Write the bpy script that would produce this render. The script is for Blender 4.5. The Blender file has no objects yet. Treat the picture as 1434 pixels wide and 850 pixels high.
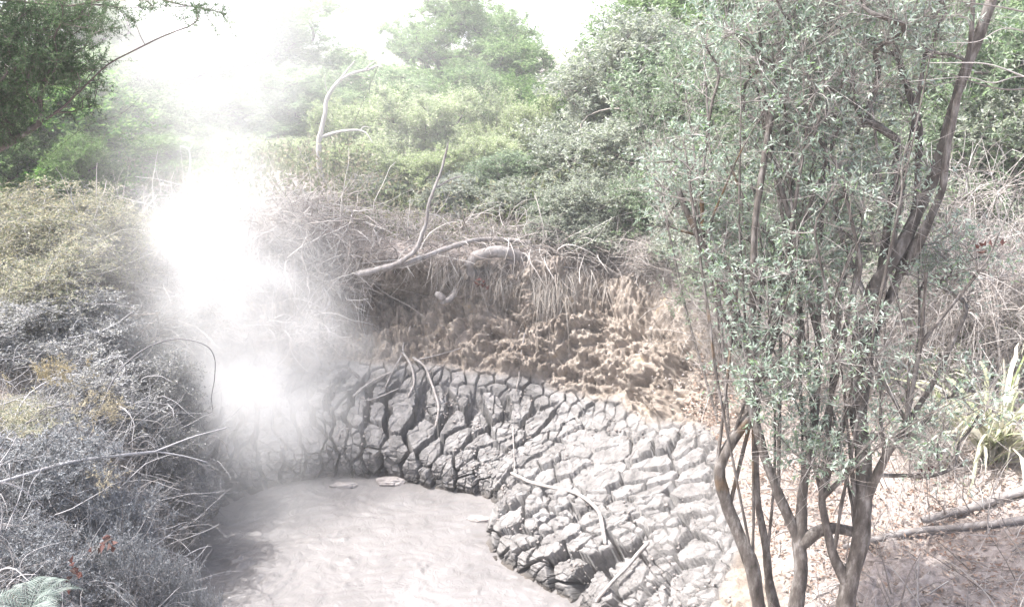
import bpy, math, random
import numpy as np
from mathutils import Vector, Matrix
from mathutils.bvhtree import BVHTree

rng = np.random.default_rng(7)
random.seed(7)
scene = bpy.context.scene
COL = scene.collection
R = math.radians
FPX, CX, CY, H, PITCH = 1242.0, 717.0, 425.0, 5.0, R(18)
cP, sP = math.cos(PITCH), math.sin(PITCH)

# ------------------------------------------------------------------ helpers
def ray(px, py):
    a = (px - CX) / FPX; b = (py - CY) / FPX
    return np.array([a, cP - b * sP, -sP - b * cP])
def at(px, py, y):
    d = ray(px, py)
    return np.array([0, 0, H]) + d * (y / d[1])
def norm(v):
    return v / np.maximum(np.linalg.norm(v, axis=-1, keepdims=True), 1e-9)

def np_mesh(name, V, F3=None, F4=None, smooth=False):
    """mesh from numpy arrays of triangles and quads"""
    me = bpy.data.meshes.new(name)
    V = np.ascontiguousarray(V, dtype=np.float32).reshape(-1, 3)
    parts, tot = [], []
    if F3 is not None and len(F3): parts.append(np.asarray(F3, np.int32).ravel()); tot.append(np.full(len(F3), 3, np.int32))
    if F4 is not None and len(F4): parts.append(np.asarray(F4, np.int32).ravel()); tot.append(np.full(len(F4), 4, np.int32))
    loops = np.concatenate(parts); tot = np.concatenate(tot)
    start = np.concatenate([[0], np.cumsum(tot)[:-1]]).astype(np.int32)
    me.vertices.add(len(V)); me.vertices.foreach_set('co', V.ravel())
    me.loops.add(len(loops)); me.loops.foreach_set('vertex_index', loops)
    me.polygons.add(len(tot)); me.polygons.foreach_set('loop_start', start); me.polygons.foreach_set('loop_total', tot)
    if smooth: me.polygons.foreach_set('use_smooth', np.ones(len(tot), bool))
    me.update(calc_edges=True)
    return me

class Acc:
    """collects geometry for ONE mesh"""
    def __init__(s): s.V = []; s.T = []; s.Q = []; s.n = 0
    def add(s, V, T=None, Q=None):
        V = np.asarray(V).reshape(-1, 3)
        if len(V) == 0: return
        s.V.append(V)
        if T is not None and len(T): s.T.append(np.asarray(T) + s.n)
        if Q is not None and len(Q): s.Q.append(np.asarray(Q) + s.n)
        s.n += len(V)
    def mesh(s, name, smooth=False):
        return np_mesh(name, np.concatenate(s.V), np.concatenate(s.T) if s.T else None,
                       np.concatenate(s.Q) if s.Q else None, smooth)

def tubes(acc, P, Rad, sides=3, caps=False):
    """P [N,K,3] curves, Rad [N,K]"""
    P = np.asarray(P, float); Rad = np.asarray(Rad, float)
    if P.ndim == 2: P = P[None]; Rad = Rad[None]
    N, K, _ = P.shape
    if N == 0: return
    T = np.empty_like(P); T[:, 1:-1] = P[:, 2:] - P[:, :-2]; T[:, 0] = P[:, 1] - P[:, 0]; T[:, -1] = P[:, -1] - P[:, -2]
    T = norm(T)
    mean = norm(P[:, -1] - P[:, 0])
    ref = np.where(np.abs(mean[:, 2:3]) < .8, np.array([[0, 0, 1.]]), np.array([[0, 1., 0]]))
    ref = ref[:, None, :] + 0 * T
    A = norm(np.cross(T, ref)); B = np.cross(T, A)
    ang = np.arange(sides) * 2 * math.pi / sides
    V = P[:, :, None, :] + Rad[:, :, None, None] * (A[:, :, None, :] * np.cos(ang)[None, None, :, None] + B[:, :, None, :] * np.sin(ang)[None, None, :, None])
    idx = np.arange(N * K * sides).reshape(N, K, sides)
    a = idx[:, :-1]; b = idx[:, 1:]
    Q = np.stack([a, np.roll(a, -1, 2), np.roll(b, -1, 2), b], -1).reshape(-1, 4)
    acc.add(V.reshape(-1, 3), None, Q)

def leaves(acc, O, D, U, L, W, fold=.25):
    """folded diamond leaves: origin O, direction D, side hint U"""
    N = len(O)
    if N == 0: return
    D = norm(D); S = norm(np.cross(D, U)); Nn = np.cross(S, D)
    L = np.broadcast_to(L, (N,))[:, None]; W = np.broadcast_to(W, (N,))[:, None]
    mid = O + D * L * .45 + Nn * W * fold
    V = np.stack([O, mid - S * W * .5, O + D * L, mid + S * W * .5], 1)
    V[:, 2] -= Nn * L * .08
    i = np.arange(N)[:, None] * 4
    T = np.concatenate([i + np.array([[0, 2, 1]]), i + np.array([[0, 3, 2]])])
    acc.add(V.reshape(-1, 3), T)

def rnd_dir(n, r=None):
    r = r or rng
    return norm(r.normal(size=(n, 3)))

# vectorised value noise
def _hash(ix, iy, iz, seed):
    h = (ix.astype(np.int64) * 374761393 + iy.astype(np.int64) * 668265263 + iz.astype(np.int64) * 2147483647 + seed * 974634777) & 0xFFFFFFFF
    h = ((h ^ (h >> 13)) * 1274126177) & 0xFFFFFFFF
    h = (h ^ (h >> 16)) & 0xFFFFFFFF
    return (h & 0xFFFF) / 65535.0
def vnoise(P, freq, seed=0):
    Q = P * freq; I = np.floor(Q); f = Q - I; f = f * f * f * (f * (f * 6 - 15) + 10)
    I = I.astype(np.int64); out = 0
    for dx in (0, 1):
        for dy in (0, 1):
            for dz in (0, 1):
                w = (f[..., 0] if dx else 1 - f[..., 0]) * (f[..., 1] if dy else 1 - f[..., 1]) * (f[..., 2] if dz else 1 - f[..., 2])
                out = out + w * _hash(I[..., 0] + dx, I[..., 1] + dy, I[..., 2] + dz, seed)
    return out * 2 - 1
def fbm(P, freq, octs=4, gain=.5, seed=0):
    a = 1; s = 0; t = 0
    for o in range(octs):
        s = s + a * vnoise(P, freq * 2.03 ** o, seed + o * 17); t += a; a *= gain
    return s / t

def sstep(a, b, x):
    t = np.clip((x - a) / (b - a), 0, 1); return t * t * (3 - 2 * t)

def link(name, data, mat=None, parent=None, loc=None):
    o = bpy.data.objects.new(name, data); COL.objects.link(o)
    if mat is not None and data is not None: data.materials.append(mat)
    if parent is not None: o.parent = parent
    if loc is not None: o.location = loc
    return o
def tag(o, label=None, cat=None, group=None, kind=None):
    if label: o['label'] = label
    if cat: o['category'] = cat
    if group: o['group'] = group
    if kind: o['kind'] = kind
    return o
def thing(name, loc=(0, 0, 0), label=None, cat=None, group=None):
    o = bpy.data.objects.new(name, None); COL.objects.link(o); o.location = loc
    o.empty_display_size = .1
    return tag(o, label, cat, group)
def copy_tree(o, parent=None):
    c = o.copy(); COL.objects.link(c); c.parent = parent
    for ch in list(o.children): copy_tree(ch, c)
    return c

# ------------------------------------------------------------------ materials
def new_mat(name):
    m = bpy.data.materials.new(name); m.use_nodes = True
    nt = m.node_tree; nt.nodes.clear()
    return m, nt, nt.nodes, nt.links
def ramp(N, cols, pos=None):
    r = N.new('ShaderNodeValToRGB')
    pos = pos or [i / (len(cols) - 1) for i in range(len(cols))]
    while len(r.color_ramp.elements) < len(cols): r.color_ramp.elements.new(.5)
    for e, c, p in zip(r.color_ramp.elements, cols, pos): e.position = p; e.color = (*c, 1)
    return r
def leaf_mat(name, cols, transl=.35, rough=.55, objvar=.12):
    m, nt, N, L = new_mat(name)
    geo = N.new('ShaderNodeNewGeometry'); rp = ramp(N, cols)
    L.new(geo.outputs['Random Per Island'], rp.inputs[0])
    oi = N.new('ShaderNodeObjectInfo'); hsv = N.new('ShaderNodeHueSaturation')
    mr = N.new('ShaderNodeMapRange'); mr.inputs['To Min'].default_value = 1 - objvar; mr.inputs['To Max'].default_value = 1 + objvar
    L.new(oi.outputs['Random'], mr.inputs['Value']); L.new(mr.outputs[0], hsv.inputs['Value'])
    mr2 = N.new('ShaderNodeMapRange'); mr2.inputs['To Min'].default_value = 1.15; mr2.inputs['To Max'].default_value = .85
    L.new(oi.outputs['Random'], mr2.inputs['Value']); L.new(mr2.outputs[0], hsv.inputs['Saturation'])
    L.new(rp.outputs[0], hsv.inputs['Color'])
    b = N.new('ShaderNodeBsdfPrincipled'); b.inputs['Roughness'].default_value = rough
    b.inputs['Specular IOR Level'].default_value = .35
    t = N.new('ShaderNodeBsdfTranslucent'); mx = N.new('ShaderNodeMixShader'); mx.inputs[0].default_value = transl
    hs2 = N.new('ShaderNodeHueSaturation'); hs2.inputs['Saturation'].default_value = 1.15; hs2.inputs['Value'].default_value = 1.3
    L.new(hsv.outputs[0], hs2.inputs['Color'])
    L.new(hsv.outputs[0], b.inputs['Base Color']); L.new(hs2.outputs[0], t.inputs[0])
    L.new(b.outputs[0], mx.inputs[1]); L.new(t.outputs[0], mx.inputs[2])
    o = N.new('ShaderNodeOutputMaterial'); L.new(mx.outputs[0], o.inputs[0])
    return m
def bark_mat(name, cols, scale=14, stretch=.25, bump=.5, rough=.85, moss=None):
    m, nt, N, L = new_mat(name)
    tc = N.new('ShaderNodeTexCoord'); mp = N.new('ShaderNodeMapping'); mp.inputs['Scale'].default_value = (1, 1, stretch)
    L.new(tc.outputs['Object'], mp.inputs[0])
    n = N.new('ShaderNodeTexNoise'); n.inputs['Scale'].default_value = scale; n.inputs['Detail'].default_value = 6; n.inputs['Roughness'].default_value = .65
    L.new(mp.outputs[0], n.inputs['Vector']); rp = ramp(N, cols, [.3 + .4 * i / (len(cols) - 1) for i in range(len(cols))]); L.new(n.outputs[0], rp.inputs[0])
    col = rp.outputs[0]
    if moss:
        n2 = N.new('ShaderNodeTexNoise'); n2.inputs['Scale'].default_value = 3.0; n2.inputs['Detail'].default_value = 4
        L.new(tc.outputs['Object'], n2.inputs['Vector'])
        r2 = ramp(N, [(0, 0, 0), (1, 1, 1)], [.57, .68]); L.new(n2.outputs[0], r2.inputs[0])
        mx = N.new('ShaderNodeMix'); mx.data_type = 'RGBA'; L.new(r2.outputs[0], mx.inputs[0])
        L.new(col, mx.inputs[6]); mx.inputs[7].default_value = (*moss, 1); col = mx.outputs[2]
    b = N.new('ShaderNodeBsdfPrincipled'); b.inputs['Roughness'].default_value = rough; b.inputs['Specular IOR Level'].default_value = .25
    L.new(col, b.inputs['Base Color'])
    if bump:
        bp = N.new('ShaderNodeBump'); bp.inputs['Strength'].default_value = bump; bp.inputs['Distance'].default_value = .01
        L.new(n.outputs[0], bp.inputs['Height']); L.new(bp.outputs[0], b.inputs['Normal'])
    o = N.new('ShaderNodeOutputMaterial'); L.new(b.outputs[0], o.inputs[0])
    return m
def twig_mat(name, cols, rough=.8, objvar=0):
    m, nt, N, L = new_mat(name)
    geo = N.new('ShaderNodeNewGeometry'); rp = ramp(N, cols); L.new(geo.outputs['Random Per Island'], rp.inputs[0])
    b = N.new('ShaderNodeBsdfPrincipled'); b.inputs['Roughness'].default_value = rough; b.inputs['Specular IOR Level'].default_value = .25
    L.new(rp.outputs[0], b.inputs['Base Color'])
    o = N.new('ShaderNodeOutputMaterial'); L.new(b.outputs[0], o.inputs[0])
    return m

M = {}
M['silver'] = leaf_mat('silver_leaf', [(.20, .23, .18), (.30, .33, .28), (.40, .42, .38), (.22, .27, .15), (.48, .50, .46)], .3)
M['silver_green'] = leaf_mat('silver_green_leaf', [(.11, .17, .09), (.20, .26, .17), (.30, .35, .28), (.15, .23, .09)], .3)
M['kanuka'] = leaf_mat('kanuka_leaf', [(.17, .25, .09), (.28, .35, .17), (.40, .45, .28), (.52, .54, .42)], .4)
M['kanuka_dark'] = leaf_mat('kanuka_dark_leaf', [(.07, .14, .045), (.13, .22, .07), (.22, .30, .14)], .4)
M['far'] = leaf_mat('far_tree_leaf', [(.15, .23, .11), (.23, .32, .16), (.33, .41, .25)], .45)
M['bright'] = leaf_mat('bright_leaf', [(.07, .17, .045), (.12, .24, .06), (.20, .31, .10), (.05, .12, .04)], .45)
M['fgleaf'] = leaf_mat('manuka_leaf', [(.15, .21, .15), (.26, .33, .27), (.36, .43, .37), (.48, .54, .49), (.17, .27, .11)], .35, .45)
M['needle'] = leaf_mat('needle_leaf', [(.04, .08, .035), (.07, .12, .055), (.12, .17, .09)], .4)
M['dusty'] = leaf_mat('dusty_leaf', [(.19, .195, .195), (.29, .295, .30), (.39, .39, .39), (.25, .25, .20)], .2, .75)
M['dusty_blue'] = leaf_mat('dusty_blue_leaf', [(.16, .175, .19), (.25, .265, .28), (.37, .385, .40)], .2, .75)
M['dusty_green'] = leaf_mat('dusty_green_leaf', [(.13, .17, .09), (.24, .25, .17), (.36, .35, .27), (.38, .34, .21), (.46, .46, .42)], .35, .7)
M['yellow'] = leaf_mat('yellow_leaf', [(.30, .26, .17), (.38, .33, .23), (.28, .26, .19)], .3, .7)
M['fern'] = leaf_mat('fern_leaf', [(.14, .18, .16), (.21, .25, .23), (.30, .34, .32)], .3, .7)
M['deadleaf'] = leaf_mat('dead_leaf', [(.07, .028, .025), (.11, .045, .038), (.06, .035, .028)], .25, .7)
M['flax'] = leaf_mat('flax_leaf', [(.45, .42, .34), (.55, .52, .44), (.35, .36, .22), (.40, .42, .30), (.18, .24, .07)], .3, .45)
M['flaxgreen'] = leaf_mat('flax_green_leaf', [(.12, .18, .05), (.2, .26, .08), (.26, .30, .14)], .3, .45)
M['grassdead'] = twig_mat('dead_grass', [(.25, .22, .20), (.36, .33, .30), (.46, .43, .40), (.31, .26, .21)])
M['twig'] = twig_mat('dead_twig', [(.17, .145, .13), (.29, .26, .24), (.42, .39, .37), (.56, .53, .51)])
M['twig_dusty'] = twig_mat('dusty_twig', [(.18, .175, .18), (.25, .245, .255), (.34, .335, .345), (.15, .135, .13)])
M['twig_dark'] = twig_mat('live_twig', [(.07, .055, .05), (.11, .09, .08), (.17, .145, .13)])
M['bark'] = bark_mat('grey_bark', [(.035, .03, .026), (.10, .088, .08), (.25, .235, .225)], 22, .35, .9)
M['bark_moss'] = bark_mat('mossy_bark', [(.035, .03, .026), (.10, .088, .08), (.25, .235, .225)], 22, .35, .9, moss=(.15, .095, .05))
M['bark_pale'] = bark_mat('bleached_wood', [(.30, .28, .27), (.42, .40, .39), (.55, .53, .52)], 18, .2, .3)
M['bark_dusty'] = bark_mat('dusty_wood', [(.17, .15, .14), (.27, .25, .24), (.38, .36, .35)], 18, .2, .4)

# ------------------------------------------------------------------ terrain: profiles round the pool
ST = [  # toe, edge, lip, crack middle, crack end, wall top, rim, bench, far, horizon
 [(-1.4,5.0,0),(-1.4,4.8,.3),(-1.4,4.4,.7),(-1.4,3.9,1.1),(-1.4,3.2,1.8),(-1.4,2.6,2.3),(-1.4,1,3.2),(-1.4,-6,3.4),(-1.4,-80,3.5)],
 [(.75,5.5,0),(.9,5.35,.3),(1.2,5.1,.75),(1.5,4.8,1.05),(1.9,4.4,1.35),(2.4,4,1.55),(4,1.5,2.6),(8,-6,3.2),(60,-60,3.5)],
 [(.62,6.55,0),(.75,6.55,.22),(1.2,6.6,.55),(1.8,6.6,.88),(2.5,6.5,1.2),(3.3,6.4,1.5),(5,6,1.9),(12,5,2.3),(80,0,3)],
 [(-.22,7.5,0),(-.1,7.55,.22),(.75,7.85,.5),(1.85,8.35,.85),(2.15,8.6,1.3),(2.6,9.1,1.8),(4.5,9.5,2.1),(12,12,2.5),(80,40,4)],
 [(-.21,8.42,0),(-.12,8.5,.25),(.4,9.1,.45),(.95,9.6,.66),(1.3,10.1,1.45),(1.75,10.9,1.9),(3,13,2.2),(9,24,1.6),(40,80,2)],
 [(-.9,8.73,0),(-.86,8.8,.3),(-.55,9.45,.52),(-.2,10.1,.82),(-.1,10.7,1.5),(-.05,11.0,2.0),(.5,13,2.2),(2,26,1.5),(10,90,2)],
 [(-1.6,8.98,0),(-1.6,9.04,.40),(-1.6,9.7,.62),(-1.6,10.4,.87),(-1.65,11.35,1.45),(-1.6,11.15,2.02),(-1.6,14,2.15),(-2,26,1.5),(-5,90,2)],
 [(-2.35,8.9,0),(-2.4,8.98,.32),(-2.5,9.6,.6),(-2.6,10.3,.92),(-2.9,10.9,1.6),(-3.0,11.5,2.2),(-3.4,14,2.6),(-6,26,1.5),(-30,90,2)],
 [(-3.05,8.35,0),(-3.2,8.5,.4),(-3.6,9.0,.8),(-4.1,9.6,1.2),(-4.5,10.1,1.8),(-4.9,10.6,2.2),(-6,12.5,2.5),(-12,22,1.8),(-70,70,3)],
 [(-3.2,7.2,0),(-3.35,7.2,.5),(-3.5,7.2,1.0),(-3.8,7.2,1.4),(-4.3,7.2,1.7),(-4.8,7.2,1.95),(-6.5,7.5,2.3),(-13,8,2.8),(-90,10,6)],
 [(-2.9,5.8,0),(-3.0,5.7,.4),(-3.2,5.5,.9),(-3.4,5.3,1.3),(-3.8,5.0,1.6),(-4.2,4.7,1.85),(-6,3.5,2.5),(-13,-2,3.2),(-70,-60,4)],
 [(-2.2,5.2,0),(-2.3,5.0,.4),(-2.5,4.7,.9),(-2.7,4.3,1.2),(-2.9,3.7,1.6),(-3.1,3.1,2.0),(-4,1.2,3),(-7,-6,3.4),(-30,-80,3.5)],
]
NS = len(ST)
C0 = np.array([-1.4, 6.8, 0])
SP = np.zeros((NS, 10, 3))
for i, s in enumerate(ST):
    e = np.array(s[0], float); toe = e + (C0 - e) * .12; toe[2] = -.35
    SP[i] = np.vstack([toe, np.array(s, float)])
def cr(p0, p1, p2, p3, t, k=.5):
    t = t[..., None]; m1 = (p2 - p0) * k; m2 = (p3 - p1) * k
    return (2*t**3-3*t**2+1)*p1 + (t**3-2*t**2+t)*m1 + (-2*t**3+3*t**2)*p2 + (t**3-t**2)*m2
def surf(u, v):
    """u in [0,NS) periodic, v in [0,9]"""
    u = np.asarray(u, float); v = np.asarray(v, float)
    iu = np.floor(u).astype(int); fu = u - iu; iv = np.clip(np.floor(v).astype(int), 0, 8); fv = v - iv
    def col(k):
        K = (iu + k) % NS
        g = lambda j: SP[K, np.clip(iv + j, 0, 9)]
        return cr(g(-1), g(0), g(1), g(2), fv, .33)
    return cr(col(-1), col(0), col(1), col(2), fu, .5)
# sampling
us = np.concatenate([np.arange(0, 1.2, .05), np.arange(1.2, 7.8, .0052), np.arange(7.8, 9.6, .012), np.arange(9.6, NS, .05)])
us = np.append(us, NS)
vs = np.concatenate([np.arange(0, 1, .1), np.arange(1, 4, .0125), np.arange(4, 6, .018), np.arange(6, 7, .04), np.arange(7, 9, .05), [9.0]])
UU, VV = np.meshgrid(us, vs, indexing='ij')
Pg = surf(UU % NS, VV)
du = surf((UU + .01) % NS, VV) - surf((UU - .01) % NS, VV); dv = surf(UU % NS, np.minimum(VV + .01, 9)) - surf(UU % NS, np.maximum(VV - .01, 0))
Ng = norm(np.cross(dv, du)); Ng = np.where(Ng[..., 2:3] < -.3, -Ng, Ng)
# crack coordinates: s along the bank, t up the slope
smid = np.concatenate([[0], np.cumsum(np.linalg.norm(np.diff(surf(us % NS, np.full_like(us, 2.6)), axis=0), axis=1))])
SS = np.broadcast_to(smid[:, None], UU.shape)
TT = np.concatenate([np.zeros((len(us), 1)), np.cumsum(np.linalg.norm(np.diff(Pg, axis=1), axis=2), axis=1)], axis=1)
def cracks(s, t, cs, ct, seed, jit=.42, ws=.027, wt=.011, js=.25):
    """min of border distance / crack width, and the cell id noise"""
    w1 = vnoise(np.stack([s, t, 0 * s], -1), 1.3, seed + 5) * .2; w2 = vnoise(np.stack([s, t, 0 * s + 9], -1), 1.3, seed + 6) * .2
    w1 = w1 + vnoise(np.stack([s, t, 0 * s + 3], -1), 9, seed + 7) * .009; w2 = w2 + vnoise(np.stack([s, t, 0 * s + 4], -1), 9, seed + 8) * .010
    a = (s + w1) / cs; b = (t + w2) / ct
    ia = np.floor(a).astype(int); ib = np.floor(b).astype(int)
    z = 0 * ia
    best = np.full(a.shape, 1e9); ba = np.zeros_like(a); bb = np.zeros_like(b); cells = []
    for i in range(-2, 3):
        for j in range(-2, 3):
            A = ia + i; B = ib + j
            ca = A + .5 + (_hash(A, B, z, seed) - .5) * 2 * js; cb = B + .5 + (_hash(A, B, z, seed + 1) - .5) * 2 * jit + .5 * (A % 2)
            cells.append((ca, cb))
            d = (a - ca) ** 2 + (b - cb) ** 2
            m = d < best; best = np.where(m, d, best); ba = np.where(m, ca, ba); bb = np.where(m, cb, bb)
    ratio = np.full(a.shape, 1e9)
    for ca, cb in cells:
        g = ((a - ca) ** 2 + (b - cb) ** 2 - best) / 2
        ga = (ba - ca) / cs; gb = (bb - cb) / ct; gl = np.sqrt(ga * ga + gb * gb)
        ok = gl > 1e-6
        d = g / np.maximum(gl, 1e-6); sn = np.abs(ga) / np.maximum(gl, 1e-6)
        w = wt + (ws - wt) * sn ** 2
        ratio = np.where(ok, np.minimum(ratio, d / w), ratio)
    h1 = _hash((ba * 997).astype(int), (bb * 991).astype(int), z, 3); h2 = _hash((ba * 983).astype(int), (bb * 977).astype(int), z, 4); h3 = _hash((ba * 967).astype(int), (bb * 971).astype(int), z, 5)
    return ratio, h1, h2, h3, (a - ba) * cs, (b - bb) * ct
zone = (UU > 1.1) & (UU < 8.6) & (VV < 6.2) & (VV > .8)
idx = np.where(zone)
s_, t_, P_, N_, v_, u_ = SS[idx], TT[idx], Pg[idx], Ng[idx], VV[idx], UU[idx]
wob = vnoise(P_, 1.1, 40) * .35 + vnoise(P_, 4, 41) * .12
# crack zone reaches the foot of the wall; on the right side it fades into the bench
vend = np.interp(u_, [1.1, 2, 2.6, 3.2, 4, 5, 6, 7, 8.6], [3.0, 4.2, 4.5, 4.2, 4.0, 3.75, 3.9, 4.1, 4.2]) + wob * .8
cmask = sstep(.12, -.12, v_ - vend) * sstep(1.1, 1.5, v_ + .2) * sstep(1.15, 1.5, u_)
r1, h1, h2, h3, la, lb = cracks(s_, t_, .235, .35, 11)
r2, g1, g2, g3, ma, mb = cracks(s_, t_, .125, .15, 23, .45, .010, .010, .4)
r3, k1, k2, k3, _, _ = cracks(s_, t_, .115, .125, 37, .45, .008, .007, .4)
near_wall = sstep(-.75, -.15, v_ - vend)
big = 1 - near_wall
r1 = r1 + .22 * vnoise(P_, 38, 51) + .18 * vnoise(P_, 75, 52)
break_ = (h1 > .62) & (h2 > .25)
wide = .6 + 1.1 * np.clip(vnoise(P_, .9, 50) + .25, 0, 1) + .5 * sstep(4.2, 5.2, u_) * sstep(7.5, 6.2, u_)
c1 = sstep(1.02, .84, r1 / wide)                         # 1 inside the crack
c2 = sstep(1.1, .5, r2)
c3 = sstep(1.0, .4, r3)
dep = .30
disp = -dep * c1 * big - .05 * c2 * near_wall - (.015 + .05 * break_) * c3 * big; disp += (k1 - .5) * .035 * big * break_
disp -= .004 * sstep(1.5, .95, r1 / wide) * big            # rounded shoulders
disp += (h1 - .5) * .085 * big + ((h2 - .5) * la * .32 + (h3 - .5) * lb * .22) * big
disp += (g1 - .5) * .05 * near_wall + ((g2 - .5) * ma + (g3 - .5) * mb) * .3 * near_wall
strata = vnoise(np.stack([P_[:, 0] * .25, P_[:, 1] * .25, P_[:, 2] * 1.0 + .03 * vnoise(P_, 3, 70)], -1), 42, 60)
disp += .014 * strata * (1 - .5 * near_wall) + .016 * fbm(P_, 19, 4, .75, 61) + .010 * fbm(P_, 5, 2, .5, 62)
disp_c = disp
# crumbly soil wall and rubble
rub, q1, q2, q3, _, _ = cracks(s_, t_, .095, .085, 91, .48, .02, .02, .48)
wallz = sstep(-.1, .25, v_ - vend) * sstep(6.15, 5.7, v_)
ridge = 1 - np.abs(fbm(P_ * np.array([1, 1, .8]), 2.6, 3, .5, 80))
soil = .26 * fbm(P_, 1.9, 4, .55, 81) + .16 * np.abs(vnoise(P_ + .05 * fbm(P_, 9, 2, .5, 77)[:, None], 5.5, 82)) + .09 * np.abs(vnoise(P_, 12, 83)) + .05 * np.abs(vnoise(P_, 27, 85)) + .055 * (q1 - .5) - .03 * sstep(1.0, .3, rub) + .02 * vnoise(P_, 55, 84) - .07
soil *= np.interp(u_, [1.1, 2, 2.6, 3.2, 8.6], [.3, .35, .6, 1, 1])
disp = disp_c * cmask + soil * wallz * (1 - cmask) + .02 * fbm(P_, 9, 4, .6, 86) * (1 - cmask)
full = np.zeros(UU.shape); full[idx] = disp
Pd = Pg + Ng * full[..., None]
og = ~zone
gn = .03 * fbm(Pg[og], 5, 4, .6, 88) * sstep(.5, 1.0, VV[og]) + .12 * fbm(Pg[og], .6, 2, .5, 89) * sstep(6.2, 7.5, VV[og])
tmp = Pd[og]; tmp[:, 2] += gn; Pd[og] = tmp
nu, nv = UU.shape
I = np.arange((nu - 1) * nv).reshape(nu - 1, nv)          # last row wraps onto the first
Inx = np.roll(I, -1, 0)
Q = np.stack([I[:, :-1], I[:, 1:], Inx[:, 1:], Inx[:, :-1]], -1).reshape(-1, 4)
# row nu-1 (u=NS) equals row 0: drop it
gme = np_mesh('mud_bank', Pd[:-1].reshape(-1, 3), None, Q, smooth=False)
att = gme.attributes.new('soil', 'FLOAT', 'POINT')
zs = np.zeros(UU.shape); tmpm = (1 - cmask); zs[idx] = tmpm; zs[og] = np.where(VV[og] > 3, 1, 0)
att.data.foreach_set('value', zs[:-1].ravel().astype(np.float32))
att = gme.attributes.new('bench', 'FLOAT', 'POINT')
bz = sstep(5.6, 6.3, VV) ; bz = np.maximum(bz, sstep(2.9, 2.2, UU) * sstep(4.0, 4.6, VV))
att.data.foreach_set('value', bz[:-1].ravel().astype(np.float32))

def ground_mat():
    m, nt, N, L = new_mat('volcanic_mud_and_soil')
    tc = N.new('ShaderNodeTexCoord')
    def noise(scale, det=6, rough=.6, sc=None):
        n = N.new('ShaderNodeTexNoise'); n.inputs['Scale'].default_value = scale; n.inputs['Detail'].default_value = det; n.inputs['Roughness'].default_value = rough
        if sc:
            mp = N.new('ShaderNodeMapping'); mp.inputs['Scale'].default_value = sc; L.new(tc.outputs['Object'], mp.inputs[0]); L.new(mp.outputs[0], n.inputs['Vector'])
        else: L.new(tc.outputs['Object'], n.inputs['Vector'])
        return n
    def mix(f, a, b):
        x = N.new('ShaderNodeMix'); x.data_type = 'RGBA'
        if hasattr(f, 'links'): L.new(f, x.inputs[0])
        else: x.inputs[0].default_value = f
        L.new(a, x.inputs[6]); L.new(b, x.inputs[7]); return x.outputs[2]
    a_s = N.new('ShaderNodeAttribute'); a_s.attribute_name = 'soil'; a_b = N.new('ShaderNodeAttribute'); a_b.attribute_name = 'bench'
    n1 = noise(6); mud = ramp(N, [(.115, .11, .107), (.195, .187, .183), (.29, .28, .276)], [.3, .5, .7]); L.new(n1.outputs[0], mud.inputs[0])
    n2 = noise(3.2, 8, .7); soil = ramp(N, [(.085, .066, .05), (.21, .175, .145), (.34, .295, .255), (.42, .31, .185)], [.3, .45, .6, .72]); L.new(n2.outputs[0], soil.inputs[0])
    n3 = noise(18, 8, .75); ben = ramp(N, [(.15, .125, .11), (.33, .285, .265), (.47, .425, .40)], [.32, .5, .68]); L.new(n3.outputs[0], ben.inputs[0])
    n4 = noise(60, 4, .7)
    c = mix(a_s.outputs['Fac'], mud.outputs[0], soil.outputs[0]); c = mix(a_b.outputs['Fac'], c, ben.outputs[0])
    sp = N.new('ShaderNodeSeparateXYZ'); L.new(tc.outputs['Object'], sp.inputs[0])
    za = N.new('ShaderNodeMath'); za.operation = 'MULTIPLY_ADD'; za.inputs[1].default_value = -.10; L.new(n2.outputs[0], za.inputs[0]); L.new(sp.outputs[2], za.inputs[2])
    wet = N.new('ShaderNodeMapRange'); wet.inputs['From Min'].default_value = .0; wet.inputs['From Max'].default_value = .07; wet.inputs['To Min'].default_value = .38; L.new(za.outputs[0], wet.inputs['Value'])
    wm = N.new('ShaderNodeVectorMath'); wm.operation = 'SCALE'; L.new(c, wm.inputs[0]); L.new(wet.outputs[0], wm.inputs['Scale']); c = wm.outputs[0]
    b = N.new('ShaderNodeBsdfPrincipled'); b.inputs['Roughness'].default_value = .62; b.inputs['Specular IOR Level'].default_value = .4
    L.new(c, b.inputs['Base Color'])
    bp = N.new('ShaderNodeBump'); bp.inputs['Strength'].default_value = .9; bp.inputs['Distance'].default_value = .02
    L.new(n4.outputs[0], bp.inputs['Height']); L.new(bp.outputs[0], b.inputs['Normal'])
    o = N.new('ShaderNodeOutputMaterial'); L.new(b.outputs[0], o.inputs[0])
    return m
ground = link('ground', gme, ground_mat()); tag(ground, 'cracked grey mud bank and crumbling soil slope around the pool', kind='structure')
bvh = BVHTree.FromPolygons([tuple(p) for p in Pg[::3, ::3].reshape(-1, 3)],
      [tuple(q) for q in (lambda J: np.stack([J[:-1, :-1], J[:-1, 1:], J[1:, 1:], J[1:, :-1]], -1).reshape(-1, 4))(np.arange(Pg[::3, ::3].shape[0] * Pg[::3, ::3].shape[1]).reshape(Pg[::3, ::3].shape[:2]))])
def gz(x, y):
    h = bvh.ray_cast(Vector((x, y, 50)), Vector((0, 0, -1)))
    return h[0].z if h[0] is not None else 2.0
def hit(px, py):
    d = ray(px, py); h = bvh.ray_cast(Vector((0, 0, H)), Vector(d).normalized())
    return np.array(h[0])

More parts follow.
